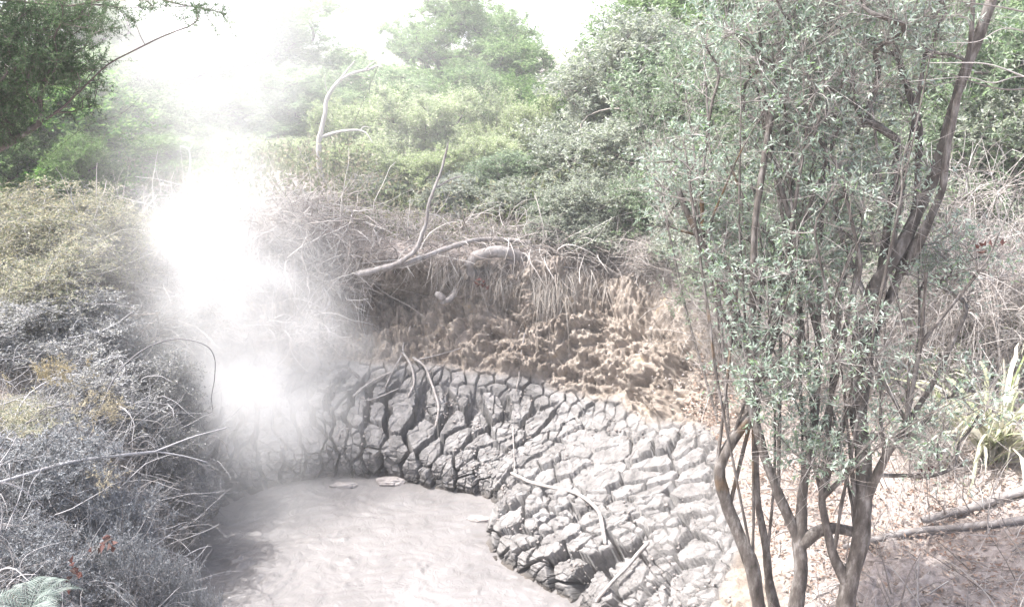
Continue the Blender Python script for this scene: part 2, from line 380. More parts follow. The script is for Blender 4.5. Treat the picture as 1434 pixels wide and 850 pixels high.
# ------------------------------------------------------------------ mud pool
def pool():
    xs = np.arange(-4.2, 1.6, .02); ys = np.arange(4.6, 9.6, .02)
    X, Y = np.meshgrid(xs, ys, indexing='ij'); P = np.stack([X, Y, 0 * X], -1)
    c = np.array([-2.2, 6.6]); r = np.hypot(X - c[0], (Y - c[1]) * 1.1)
    w = fbm(P, 1.1, 3, .5, 301)
    Z = .0025 * np.sin((r + 1.1 * w) * 24) * (.4 + .6 * sstep(-.2, .5, fbm(P, .8, 2, .5, 305))) + .012 * fbm(P, 3.5, 3, .5, 302)
    PW2 = P + .25 * np.stack([fbm(P, 1.5, 3, .5, 320), fbm(P, 1.5, 3, .5, 321), 0 * X], -1)
    Z += .012 * np.abs(vnoise(PW2 * np.array([1, 2.2, 1]), 6, 303)) + .004 * vnoise(PW2, 21, 306) * sstep(.0, .5, vnoise(P, 1.3, 304))
    sp = sstep(.28, .55, fbm(P, 2.2, 4, .65, 310)) * sstep(2.6, 1.0, np.hypot(X + 1.9, (Y - 6.2)))
    Z += sp * (.012 + .025 * vnoise(P, 22, 311))
    P[..., 2] = Z
    n, k = X.shape; I = np.arange(n * k).reshape(n, k)
    me = np_mesh('mud_pool', P.reshape(-1, 3), None, np.stack([I[:-1, :-1], I[1:, :-1], I[1:, 1:], I[:-1, 1:]], -1).reshape(-1, 4), True)
    m, nt, N, L = new_mat('wet_pool_mud')
    tc = N.new('ShaderNodeTexCoord'); n1 = N.new('ShaderNodeTexNoise'); n1.inputs['Scale'].default_value = 1.4; n1.inputs['Detail'].default_value = 7; n1.inputs['Distortion'].default_value = 1.2
    L.new(tc.outputs['Object'], n1.inputs['Vector'])
    rp = ramp(N, [(.135, .128, .126), (.162, .154, .152), (.19, .181, .179)], [.3, .5, .7]); L.new(n1.outputs[0], rp.inputs[0])
    b = N.new('ShaderNodeBsdfPrincipled'); b.inputs['Roughness'].default_value = .33; b.inputs['Specular IOR Level'].default_value = .5
    L.new(rp.outputs[0], b.inputs['Base Color'])
    n2 = N.new('ShaderNodeTexNoise'); n2.inputs['Scale'].default_value = 9; n2.inputs['Detail'].default_value = 6; n2.inputs['Distortion'].default_value = 2.0
    L.new(tc.outputs['Object'], n2.inputs['Vector'])
    bp = N.new('ShaderNodeBump'); bp.inputs['Strength'].default_value = .5; bp.inputs['Distance'].default_value = .02; L.new(n2.outputs[0], bp.inputs['Height']); L.new(bp.outputs[0], b.inputs['Normal'])
    o = N.new('ShaderNodeOutputMaterial'); L.new(b.outputs[0], o.inputs[0])
    tag(link('mud_pool', me, m), 'pale grey liquid mud pool with faint swirls', kind='structure')
pool()

# ------------------------------------------------------------------ plants
def grow(stems, pts, step=.12, wob=.02, r_tip=.004, r_pow=2.2, seed=0):
    """stems: list of polylines (first starts at base). pts: clump points. returns chains [(poly, radii)], tips, tipdirs"""
    r = np.random.default_rng(seed)
    pos, par = [], []
    for st in stems:
        st = np.asarray(st, float); prev = -1
        if pos:                                   # join to nearest node when it starts close to one
            d = np.linalg.norm(np.array(pos) - st[0], axis=1); k = int(d.argmin())
            if d[k] < .25: prev = k
        for a, b in zip(st[:-1], st[1:]):
            n = max(1, int(np.linalg.norm(b - a) / step))
            for q in range(n):
                pos.append(a + (b - a) * q / n); par.append(prev); prev = len(pos) - 1
        pos.append(st[-1]); par.append(prev)
    n0 = len(pos)
    base = np.array(pos[0]); order = np.argsort(np.linalg.norm(pts - base, axis=1))
    cap = n0 + 40 * len(pts) + 10
    A = np.zeros((cap, 3)); A[:n0] = pos; n = n0
    tips = []; tpar = []
    for k in order:
        p = pts[k]
        d = A[:n] - p; L = np.linalg.norm(d, axis=1)
        cost = L + .9 * np.maximum(0, A[:n, 2] - p[2])      # prefer to come from below
        j = int(cost.argmin()); m = min(30, max(1, int(L[j] / step)))
        a = A[j].copy(); mid = (a + p) / 2 + np.array([0, 0, -.06 * L[j]]) + r.normal(size=3) * .06 * L[j]
        prev = j
        for q in range(1, m + 1):
            t = q / m; x = (1 - t) ** 2 * a + 2 * t * (1 - t) * mid + t * t * p
            if q < m: x = x + r.normal(size=3) * wob
            A[n] = x; par.append(prev); prev = n; n += 1
        tips.append(prev)
    A = A[:n]; par = np.array(par)
    w = np.zeros(n); w[tips] = 1; w = w + .02
    for i in range(n - 1, -1, -1):
        if par[i] >= 0: w[par[i]] += w[i]
    rad = r_tip * np.power(w, 1 / r_pow)
    best = {}; 
    for i in range(n):
        p = par[i]
        if p >= 0 and (p not in best or w[i] > w[best[p]]): best[p] = i
    chains = []
    for i in range(n):
        if par[i] < 0 or best.get(par[i]) != i:
            ch = [i] if par[i] < 0 else [par[i], i]; c = i
            while c in best: c = best[c]; ch.append(c)
            if len(ch) > 1:
                rr = rad[ch].copy()
                if par[i] >= 0: rr[0] = rr[1] * 1.1
                rr[-1] *= .6
                chains.append((A[ch], rr))
    tips = np.array(tips); return chains, A[tips], norm(A[tips] - A[par[tips]]), rad
def sample_lobes(lobes, n, seed, shell=.45, gap=.15, gf=1.6):
    r = np.random.default_rng(seed); lobes = np.asarray(lobes, float)
    vol = lobes[:, 3] * lobes[:, 4] * lobes[:, 5]; out = []
    while len(out) < n:
        k = r.choice(len(lobes), p=vol / vol.sum()); d = rnd_dir(1, r)[0]
        rad = r.random() ** shell
        p = lobes[k, :3] + d * rad * lobes[k, 3:6]
        out.append(p)
    P = np.array(out)
    keep = fbm(P, gf, 2, .5, seed) > -gap - .2
    P = P[keep]
    return P
def foliage(acc_t, acc_l, tips, dirs, seed, twigs=5, tl=.22, per=9, ll=.04, lw=.012, up=.5, spread=.8, tipbias=1.0, tw=.0018, droop=0, bunch=.0):
    r = np.random.default_rng(seed); n = len(tips)
    O = np.repeat(tips, twigs, 0); D0 = np.repeat(dirs, twigs, 0); m = n * twigs
    D = norm(D0 * .6 + rnd_dir(m, r) * spread + np.array([0, 0, up]))
    L = tl * (.5 + .8 * r.random(m))
    O = O + rnd_dir(m, r) * bunch
    bend = rnd_dir(m, r) * .25 + np.array([0, 0, -droop])
    ts = np.linspace(0, 1, 4)
    P = O[:, None] + D[:, None] * (L[:, None] * ts)[..., None] + bend[:, None] * (L[:, None] * ts ** 2)[..., None]
    if acc_t is not None: tubes(acc_t, P, np.broadcast_to(np.array([1, .8, .6, .3]) * tw, (m, 4)), 3)
    if acc_l is None: return P
    t = np.clip(r.random((m, per)) ** (1 / tipbias), .1, 1)
    X = O[:, None] + D[:, None] * (L[:, None] * t)[..., None] + bend[:, None] * (L[:, None] * t ** 2)[..., None]
    X = X.reshape(-1, 3); DD = np.repeat(D, per, 0)
    RD = rnd_dir(len(X), r); RD = norm(RD - .5 * DD * (RD * DD).sum(1, keepdims=True))
    ld = norm(DD * .55 + RD * 1.0)
    leaves(acc_l, X, ld, norm(rnd_dir(len(X), r) + np.array([0, 0, .8])), ll * (.6 + .8 * r.random(len(X))), lw * (.7 + .6 * r.random(len(X))))
    return P
def put_chains(chains, trunk_r, acc_trunk, acc_branch):
    for P, rr in chains:
        if len(P) > 3:                             # smooth
            Q = P.copy(); Q[1:-1] = (P[:-2] + 2 * P[1:-1] + P[2:]) / 4; P = Q
        thick = rr.max() > trunk_r
        tubes(acc_trunk if thick else acc_branch, P, rr, 7 if thick else (5 if rr.max() > .008 else 3))

def make_plant(name, base, lobes, n, leafmat, barkmat, twigmat, seed, stems=None, r_tip=.004, trunk_r=.02, leafspec=None, shell=.45, gap=.15, local=True, parts=('trunk', 'branches', 'crown'), step=.12, wob=.010, gf=1.6):
    """returns the root Empty at base with children trunk / branches / crown"""
    base = np.asarray(base, float)
    pts = sample_lobes(lobes, n, seed, shell, gap, gf)
    if stems is None: stems = [[base - [0, 0, .15], base + [0, 0, .12]]]
    chains, tips, dirs, rad = grow(stems, pts, step, wob, r_tip, seed=seed)
    at_, ab, al = Acc(), Acc(), Acc()
    put_chains(chains, trunk_r, at_, ab)
    tw = Acc() if twigmat is not None else None
    foliage(ab, al if leafmat is not None else None, tips, dirs, seed + 1, **(leafspec or {}))
    # branches all along limbs carry some leaves too
    root = thing(name, base)
    for nm, a, mt in ((parts[0], at_, barkmat), (parts[1], ab, twigmat or barkmat), (parts[2], al, leafmat)):
        if a.n:
            me = a.mesh(name + '_' + nm, nm != 'crown')
            co = np.empty(len(me.vertices) * 3, np.float32); me.vertices.foreach_get('co', co)
            co = co.reshape(-1, 3) - base.astype(np.float32); me.vertices.foreach_set('co', co.ravel()); me.update()
            link(nm, me, mt, root)
    return root

# ---- prototypes standing at the origin, unit: about 2 m high, 2 m wide
def lumpy(seed, h=2.0, w=1.0, k=6, low=.25):
    r = np.random.default_rng(seed); L = []
    for i in range(k):
        a = r.random() * 6.283; z = h * (low + (.85 - low) * (i + .5) / k); rr = w * (.55 if z < h * .6 else .35) * r.random() ** .5
        s = w * (.42 + .2 * r.random())
        L.append((math.cos(a) * rr, math.sin(a) * rr, z, s, s, s * .75))
    L.append((0, 0, h * .8, w * .4, w * .4, h * .2))
    return L
PROTO = {}
def proto(kind, fn, n):
    PROTO[kind] = [fn(i) for i in range(n)]
proto('silver_shrub', lambda i: make_plant('silver_shrub', (0, 0, 0), lumpy(100 + i, 2, 1, 8, .15), 620, M['silver'], M['bark'], M['twig'], 110 + i,
      leafspec=dict(twigs=7, tl=.20, per=11, ll=.050, lw=.019, up=.45, spread=.8, tipbias=2.2), shell=.5, gap=.1), 3)
proto('silver_green_shrub', lambda i: make_plant('silver_shrub', (0, 0, 0), lumpy(130 + i, 2, 1, 8, .15), 620, M['silver_green'], M['bark'], M['twig'], 140 + i,
      leafspec=dict(twigs=7, tl=.20, per=11, ll=.050, lw=.018, up=.45, spread=.8, tipbias=2.2), shell=.5, gap=.1), 2)
proto('kanuka_shrub', lambda i: make_plant('feathery_shrub', (0, 0, 0), lumpy(160 + i, 1.8, .9, 7, .2) + [(.6 * math.cos(q * 1.3 + i), .6 * math.sin(q * 1.3 + i), 1.45 + .12 * (q % 3), .22, .22, .5) for q in range(5)], 620, M['kanuka'], M['bark'], M['twig'], 170 + i,
      leafspec=dict(twigs=8, tl=.30, per=16, ll=.045, lw=.015, up=1.1, spread=.5), shell=.45, gap=.05), 3)
proto('dark_shrub', lambda i: make_plant('dark_shrub', (0, 0, 0), lumpy(190 + i, 2, 1, 7, .2), 480, M['kanuka_dark'], M['bark'], M['twig_dark'], 195 + i,
      leafspec=dict(twigs=8, tl=.24, per=14, ll=.05, lw=.016, up=.5, spread=.8), shell=.45, gap=.2), 2)
def far_tree(i):
    r = np.random.default_rng(220 + i); L = []
    for k in range(15):
        a = r.random() * 6.283; z = .7 + 3.3 * k / 14; rr = (1.25 if k < 10 else .6) * r.random() ** .5; s = .5 + .4 * r.random()
        L.append((math.cos(a) * rr, math.sin(a) * rr, z, s, s, s * .7))
    return make_plant('tall_tree', (0, 0, 0), L, 700, M['far'], M['bark'], M['twig_dark'], 230 + i, r_tip=.006, trunk_r=.05,
        leafspec=dict(twigs=9, tl=.38, per=16, ll=.07, lw=.024, up=.6, spread=.7), shell=.5, gap=.12, step=.25)
proto('tall_tree', far_tree, 3)
def dead(i, seed=250, mat='twig', n=260, h=1.0, w=.9):
    r = np.random.default_rng(seed + i)
    L = [(r.normal() * .3 * w, r.normal() * .3 * w, h * (.25 + .5 * r.random()), .45 * w, .45 * w, .35 * h) for _ in range(5)]
    return make_plant('dead_shrub', (0, 0, 0), L, n, None, M['bark_dusty'], M[mat], seed + 10 + i, r_tip=.0022, trunk_r=.013,
        leafspec=dict(twigs=6, tl=.3, up=.0, spread=1.2, tw=.0022, droop=.35), shell=.6, gap=.4, step=.09, wob=.022)
proto('dead_shrub', dead, 3)
proto('dusty_shrub', lambda i: make_plant('dusty_shrub', (0, 0, 0), lumpy(280 + i, 1.2, .8, 7, .15), 420, M['dusty'], M['bark_dusty'], M['twig_dusty'], 285 + i,
      leafspec=dict(twigs=8, tl=.16, per=9, ll=.028, lw=.012, up=.2, spread=1.1), shell=.6, gap=.35, r_tip=.003), 3)
proto('blue_dusty_shrub', lambda i: make_plant('dusty_shrub', (0, 0, 0), lumpy(300 + i, 1.0, .8, 7, .2), 480, M['dusty_blue'], M['bark_dusty'], M['twig_dusty'], 305 + i,
      leafspec=dict(twigs=9, tl=.13, per=10, ll=.022, lw=.009, up=.3, spread=1.0), shell=.6, gap=.35, r_tip=.003), 2)
proto('bracken', lambda i: make_plant('bracken_bush', (0, 0, 0), lumpy(320 + i, 1.2, .8, 9, .15), 330, M['dusty_green'], M['bark_dusty'], M['twig_dusty'], 325 + i,
      leafspec=dict(twigs=6, tl=.34, per=15, ll=.035, lw=.009, up=.5, spread=1.1, droop=.5), shell=.7, gap=.0, r_tip=.003), 2)
proto('bright_shrub', lambda i: make_plant('bright_shrub', (0, 0, 0), lumpy(340 + i, 2, .8, 7, .2), 380, M['bright'], M['bark'], M['twig_dark'], 345 + i,
      leafspec=dict(twigs=7, tl=.22, per=11, ll=.06, lw=.028, up=.3, spread=.9), shell=.5, gap=.2), 1)
PH = dict(silver_shrub=2.05, silver_green_shrub=2.05, kanuka_shrub=2.2, dark_shrub=2.1, tall_tree=4.6, dead_shrub=1.1, dusty_shrub=1.3, blue_dusty_shrub=1.1, bracken=1.3, bright_shrub=2.1)
PW = dict(silver_shrub=2.1, silver_green_shrub=2.1, kanuka_shrub=2.0, dark_shrub=2.1, tall_tree=3.9, dead_shrub=1.7, dusty_shrub=1.7, blue_dusty_shrub=1.6, bracken=1.7, bright_shrub=1.7)
CAT = dict(tall_tree='tree', bracken='bracken')
GRP = dict(silver_shrub='silver leaved shrubs on the far bank', silver_green_shrub='silver leaved shrubs on the far bank', kanuka_shrub='feathery pale green shrubs behind the bank',
           dark_shrub='dark green shrubs behind the bank', tall_tree='tall trees at the back', dead_shrub='dead twiggy shrubs on the bank', dusty_shrub='dust grey shrubs on the left bank',
           blue_dusty_shrub='dust grey shrubs on the left bank', bracken='yellowish bracken on the left bank', bright_shrub='bright green shrubs')
used = {}
def place(kind, px, top, y, width, label, sink=.05, variant=None, xy=None, hgt=None):
    """stand a shrub at distance y so that its top shows at row top"""
    if xy is None: p = at(px, top, y); x = p[0]
    else: x, y = xy; p = (x, y, 0)
    z = gz(x, y) - sink; h = (p[2] - z) if hgt is None else hgt
    k = used.get(kind, 0); used[kind] = k + 1; v = (k if variant is None else variant) % len(PROTO[kind]); src = PROTO[kind][v]
    if not src.get('used'): src['used'] = 1; o = src
    else: o = copy_tree(src)
    if y > 12: width *= 1.12 if kind == 'kanuka_shrub' else 1.3
    o.location = (x, y, z); o.scale = (width / PW[kind], width / PW[kind], max(h, .3) / PH[kind]); o.rotation_euler = (0, 0, rng.random() * 6.28)
    return tag(o, label, CAT.get(kind, 'shrub'), GRP[kind])

# back row
for a in [
 ('tall_tree', 640, -30, 24, 4.2, 'tallest feathery tree against the sky, at the centre back'),
 ('tall_tree', 715, 5, 26, 3.2, 'spreading grey green tree right of the tallest back tree'),
 ('tall_tree', 570, 20, 27, 3.0, 'hazy tree left of the tallest back tree'),
 ('tall_tree', 478, 62, 27, 3.4, 'pale tree in the haze directly behind the bleached dead trunk'),
 ('tall_tree', 370, -10, 25, 5.0, 'tree mostly veiled by the top of the steam plume'),
 ('tall_tree', 240, 30, 24, 5.0, 'tree veiled behind the left edge of the steam'),
 ('tall_tree', 940, -60, 21, 4.4, 'tall tree rising behind the silver shrubs, just right of the sky gap'),
 ('tall_tree', 1040, -120, 19, 5.0, 'tall tree behind the crown of the foreground tree'),
 ('tall_tree', 1230, -120, 17, 5.0, 'tall tree behind the forked dark trunk at upper right'),
 ('tall_tree', 1400, -100, 17, 5.0, 'tall tree behind the thicket at the right border'),
 ('tall_tree', 90, -30, 22, 5.5, 'tall tree behind the bright green shrub at the left border'),
 ('tall_tree', 810, 80, 23, 2.4, 'low tree below the right sky gap'),
 ('dark_shrub', 735, 105, 20, 2.6, 'dark green shrub below the spreading back tree'),
 ('dark_shrub', 545, 120, 19, 1.5, 'dark shrub in the gap right of the bleached trunk'),
 ('dark_shrub', 655, 92, 18, 2.3, 'rounded grey green shrub in the middle of the back slope'),
 ('kanuka_shrub', 495, 135, 16.5, 1.8, 'pale feathery shrub just right of the bleached trunk'),
 ('kanuka_shrub', 595, 120, 15.5, 2.1, 'pale yellow green feathery shrub at the centre of the slope'),
 ('kanuka_shrub', 725, 130, 15.5, 1.5, 'upright feathery shrub left of the silver shrubs'),
 ('kanuka_shrub', 690, 180, 14.5, 1.6, 'pale feathery shrub above the dark leafy hollow'),
 ('kanuka_shrub', 480, 200, 14.5, 1.7, 'feathery shrub at the foot of the bleached trunk'),
 ('kanuka_shrub', 350, 195, 15, 2.2, 'yellow green shrub seen through thin steam'),
 ('kanuka_shrub', 590, 205, 13.6, 1.7, 'low feathery shrub behind the forked pale branch'),
 ('silver_green_shrub', 700, 215, 13.2, 1.5, 'dark silver green shrub above the arched root'),
 ('silver_shrub', 630, 245, 12.9, 1.1, 'small silver shrub just above the rim, left of the arched root'),
 ('silver_shrub', 790, 190, 13, 1.6, 'silver shrub at the left end of the big silver mass'),
 ('silver_shrub', 845, 75, 14.5, 2.3, 'tall silver shrub below the right sky gap'),
 ('silver_shrub', 930, 20, 14, 2.8, 'tallest silver shrub behind the leaning stems'),
 ('silver_shrub', 870, 170, 12.3, 2.0, 'silver shrub in the middle of the silver mass'),
 ('silver_shrub', 945, 190, 11.6, 1.7, 'silver shrub above the right part of the soil wall'),
 ('silver_green_shrub', 1010, 60, 12.5, 2.6, 'silver green shrub behind the foreground leaves, high on the right bank'),
 ('silver_green_shrub', 1110, 0, 11, 2.6, 'silver green shrub between the foreground trunks'),
 ('silver_shrub', 1230, 60, 10.5, 2.6, 'silver shrub behind the dark forked trunk'),
 ('silver_green_shrub', 1340, 20, 10, 2.6, 'silver green shrub near the upper right border'),
 ('silver_shrub', 1430, 130, 9, 2.6, 'silver shrub cut by the right border'),
 ('silver_shrub', 1040, 300, 9.8, 1.3, 'low silver shrub at the right end of the bank'),
 ('silver_green_shrub', 760, 280, 12.0, .8, 'small low shrub on the rim beside the arched root'),
 ('tall_tree', 150, 60, 19, 3.4, 'tree close behind the bright green shrub, edged by steam'),
 ('tall_tree', 420, 90, 21, 3.4, 'bushy tree in thin steam left of the bleached trunk'),
 ('tall_tree', 530, 85, 22, 3.4, 'bushy tree right of the tip of the bleached trunk'),
 ('tall_tree', 300, 110, 20, 3.6, 'bushy tree hidden in the middle of the steam plume'),
 ('kanuka_shrub', 410, 200, 16, 2.2, 'feathery shrub just left of the bleached trunk'),
 ('kanuka_shrub', 280, 200, 15, 2.2, 'feathery shrub in dense steam'),
 ('kanuka_shrub', 540, 180, 16.5, 2.0, 'feathery shrub between the bleached trunk and the central pale shrub'),
 ('kanuka_shrub', 640, 165, 16.5, 2.0, 'feathery shrub behind the top of the forked pale branch'),
 ('dark_shrub', 210, 190, 14, 2.0, 'dark shrub at the left edge of the steam'),
 ('dark_shrub', 770, 120, 17, 2.0, 'dark green shrub behind the left end of the silver mass'),
 ('silver_shrub', 720, 250, 12.6, 1.3, 'silver shrub directly right of the bright fern hollow'),
 ('silver_shrub', 830, 250, 12.1, 1.5, 'low silver shrub above the dead brush on the soil wall'),
 ('silver_green_shrub', 540, 250, 13.2, 1.2, 'low silver green shrub behind the dead brush left of the forked branch'),
 ('silver_shrub', 1000, 200, 10.6, 1.8, 'silver shrub just behind the leftmost leaning sapling'),
 ('silver_green_shrub', 1120, 220, 9.4, 1.8, 'silver green shrub low behind the foreground trunks'),
 ('silver_shrub', 1290, 260, 8.8, 1.8, 'silver shrub behind the lower part of the dark forked trunk'),
 ('silver_shrub', 790, 262, 11.5, 1.3, 'silver shrub hanging over the rim right of the arched root'),
 ('silver_shrub', 850, 250, 11.4, 1.5, 'silver shrub hanging over the rim above the hanging grass'),
 ('silver_green_shrub', 915, 245, 11.0, 1.5, 'silver green shrub hanging over the rim above the soil wall'),
 ('silver_shrub', 975, 285, 10.1, 1.3, 'silver shrub at the corner where the soil wall meets the saplings'),
]: place(*a)
# dead shrubs along the rim
for a in [
 ('dead_shrub', 330, 250, 13, 2.2, 'dead brush half veiled by the steam, on the left of the back bank'),
 ('dead_shrub', 400, 255, 12.4, 2.0, 'tangled dead shrub below the bleached trunk'),
 ('dead_shrub', 355, 330, 11.4, 2.0, 'dead brush low in the steam above the mud'),
 ('dead_shrub', 440, 320, 11.3, 1.8, 'dense dead brush hanging down left of the dark hollow'),
 ('dead_shrub', 500, 290, 12.0, 1.8, 'tangled dead brush left of the forked pale branch'),
 ('dead_shrub', 560, 290, 12.4, 1.7, 'dead twigs behind the forked pale branch'),
 ('dead_shrub', 660, 300, 12.2, 1.6, 'dead twigs directly above the arched root'),
 ('dead_shrub', 730, 320, 11.8, 1.4, 'dead brush right of the arched root'),
 ('dead_shrub', 820, 300, 11.8, 1.6, 'grey dead brush under the silver mass'),
 ('dead_shrub', 900, 300, 11.0, 1.6, 'dead brush on the rim above the soil wall'),
 ('dead_shrub', 970, 350, 9.9, 1.5, 'dead brush at the right end of the soil wall'),
 ('dead_shrub', 1020, 400, 8.9, 1.3, 'dead brush between soil wall and bent mossy trunk'),
 ('dead_shrub', 1250, 420, 7.9, 1.8, 'dead twigs behind the right trunk, above the pale ground'),
 ('dead_shrub', 1340, 330, 7.8, 2.0, 'grey dead thicket left of the sunlit flax'),
 ('dead_shrub', 1420, 280, 7.4, 2.0, 'grey dead thicket at the right border'),
 ('silver_green_shrub', 1400, 30, 9.6, 2.8, 'narrow silver green shrub filling the upper right corner'),
 ('silver_green_shrub', 1320, 150, 9.3, 2.4, 'silver green shrub close behind the fork of the dark trunk'),
 ('dead_shrub', 1410, 180, 7.9, 2.4, 'tall tangled grey thicket above the sunlit flax'),
 ('dead_shrub', 1290, 260, 7.9, 1.9, 'tangled grey thicket directly right of the dark forked trunk'),
 ('dead_shrub', 1300, 540, 6.6, 1.3, 'low dead twigs right of the big trunk'),
]: place(*a)
# left bank
for a in [
 ('bright_shrub', 105, 85, 12.5, 2.0, 'bright green leafy shrub by the left edge of the steam'),
 ('dark_shrub', 115, 185, 11.5, 1.3, 'dark green low shrub below the bright green one'),
 ('dark_shrub', 10, 150, 12, 2.2, 'dark shrub at the left border behind the bracken'),
 ('bracken', 40, 255, 9.6, 2.2, 'tall yellowish bracken at the left border'),
 ('bracken', 125, 260, 10, 1.6, 'yellow green bracken beside the dark low shrub'),
 ('bracken', 60, 330, 8.7, 1.8, 'dusty bracken in the middle of the left bank'),
 ('bracken', 10, 560, 6.6, 1.1, 'small green bracken at the left border above the grey brush'),
 ('dusty_shrub', 190, 330, 10.4, 1.7, 'grey brush at the left edge of the steam'),
 ('dusty_shrub', 250, 400, 9.9, 1.5, 'grey brush inside the steam on the left bank'),
 ('dusty_shrub', 125, 400, 8.6, 1.8, 'ash grey shrub below the bracken'),
 ('dusty_shrub', 20, 420, 7.8, 1.8, 'ash grey shrub at the left border below the bracken'),
 ('dusty_shrub', 215, 480, 8.4, 1.4, 'ash grey shrub under the arching cane'),
 ('dusty_shrub', 120, 510, 7.3, 1.6, 'ash grey shrub in the middle above the long bare stick'),
 ('dusty_shrub', 215, 590, 7.4, 1.1, 'ash grey shrub overhanging the pool where the bare stick forks'),
 ('blue_dusty_shrub', 40, 600, 5.9, 1.5, 'blue grey shrub under the long bare stick at the left border'),
 ('blue_dusty_shrub', 130, 670, 5.8, 1.2, 'blue grey shrub right of the dark red dead leaves'),
 ('blue_dusty_shrub', 40, 730, 5.0, 1.2, 'blue grey shrub above the pale fern in the lower left corner'),
 ('blue_dusty_shrub', 175, 740, 5.3, 1.0, 'blue grey shrub beside the pool in the lower left'),
 ('blue_dusty_shrub', 265, 805, 5.3, .7, 'small blue grey shrub nearest the pool at the bottom border'),
]: place(*a)
for k, L in PROTO.items():
    for o in L:
        if not o.get('used'):
            for c in list(o.children): bpy.data.objects.remove(c)
            bpy.data.objects.remove(o)
        else: del o['used']
for o in COL.objects:
    if 'used' in o: del o['used']

# ------------------------------------------------------------------ foreground trees on the right
def P3(*a): return [at(*q) for q in a]
def fg_tree(name, label, stems, rad, lobes, n, seed, spec, bark, r_tip=.0032):
    """stems traced as polylines, thickness from given radii"""
    base = np.array(stems[0][0]); base = np.array([base[0], base[1], gz(base[0], base[1])])
    stems[0][0] = base - [0, 0, .2]
    pts = sample_lobes(lobes, n, seed, .6, .45, 1.4)
    rr_ = np.random.default_rng(seed + 9); nodes = np.concatenate([np.array(st)[1:] for st in stems]); nodes = nodes[nodes[:, 2] < 3.6]
    for q in range(15):                              # thin upright side stems
        a = nodes[rr_.integers(len(nodes))]; lb = lobes[rr_.integers(len(lobes))]; b = np.array(lb[:3]) + rr_.normal(size=3) * .2; b[:2] = a[:2] + np.clip(b[:2] - a[:2], -.5, .5); b[2] = max(b[2], a[2] + .9)
        stems.append([a, a * .5 + b * .5 + rr_.normal(size=3) * .06, b]); rad.append((.009, .003))
    chains, tips, dirs, _ = grow(stems, pts, .07, .006, r_tip, 2.1, seed)
    at_, ab, al = Acc(), Acc(), Acc()
    ns = sum(1 for _ in stems)
    for st, (ra, rb) in zip(stems, rad):           # the trunks themselves, smooth
        st = np.array(st); d = np.concatenate([[0], np.cumsum(np.linalg.norm(np.diff(st, axis=0), axis=1))])
        K = max(8, int(d[-1] / .05)); t = np.linspace(0, d[-1], K)
        P = np.stack([np.interp(t, d, st[:, j]) for j in range(3)], 1)
        for _ in range(3): P[1:-1] = (P[:-2] + 2 * P[1:-1] + P[2:]) / 4
        P += .011 * np.stack([vnoise(P, 4, seed), vnoise(P, 4, seed + 1), vnoise(P, 4, seed + 2)], 1)
        rr = np.interp(t, [0, d[-1]], [ra, rb]) * (1 + .14 * vnoise(P, 7, seed + 3) + .08 * vnoise(P, 23, seed + 6)) * .82; rr[:8] *= np.linspace(1.7, 1.0, 8)
        tubes(at_, P, rr, 14)
    put_chains(chains, .006, at_, ab)
    foliage(ab, al, tips, dirs, seed + 1, **spec)
    foliage(ab, None, tips, dirs, seed + 2, twigs=5, tl=.34, up=.3, spread=1.0, tw=.0017)
    root = thing(name, base, label, 'tree', 'multi stemmed trees in the right foreground')
    for nm, a, mt in (('trunk', at_, bark), ('branches', ab, M['twig_fg']), ('crown', al, M['fgleaf'])):
        me = a.mesh(name + '_' + nm, nm != 'crown')
        co = np.empty(len(me.vertices) * 3, np.float32); me.vertices.foreach_get('co', co)
        me.vertices.foreach_set('co', (co.reshape(-1, 3) - base.astype(np.float32)).ravel()); me.update()
        link(nm, me, mt, root)
    return root
M['twig_fg'] = twig_mat('manuka_twig', [(.13, .11, .10), (.21, .19, .18), (.31, .285, .27), (.42, .395, .38)])
def lobe(px, py, y, rx, ry, rz): p = at(px, py, y); return (p[0], p[1], p[2], rx, ry, rz)
rosette = dict(twigs=8, tl=.16, per=7, ll=.036, lw=.0105, up=.35, spread=.9, tipbias=5.0, tw=.0018)
fg_tree('manuka_tree', 'foreground tree with rusty moss on its sharply bent lower trunk',
  [P3((1082, 880, 4.75), (1055, 790, 4.85), (1020, 715, 4.95), (1004, 655, 5.0), (1025, 615, 5.05), (1052, 580, 5.1), (1062, 540, 5.15), (1030, 440, 5.3), (985, 350, 5.4), (950, 270, 5.5)),
   P3((1062, 540, 5.15), (1090, 450, 5.2), (1110, 380, 5.3), (1085, 250, 5.4), (1060, 120, 5.5))],
  [(.062, .022), (.022, .008)],
  [lobe(1010, 330, 5.5, .35, .4, .4), lobe(960, 240, 5.6, .3, .4, .4), lobe(1060, 380, 5.2, .3, .35, .35), lobe(1080, 200, 5.6, .4, .4, .5), lobe(1050, 60, 5.7, .45, .4, .5), lobe(1040, 500, 5.2, .22, .25, .35)],
  215, 501, rosette, M['bark_moss'])
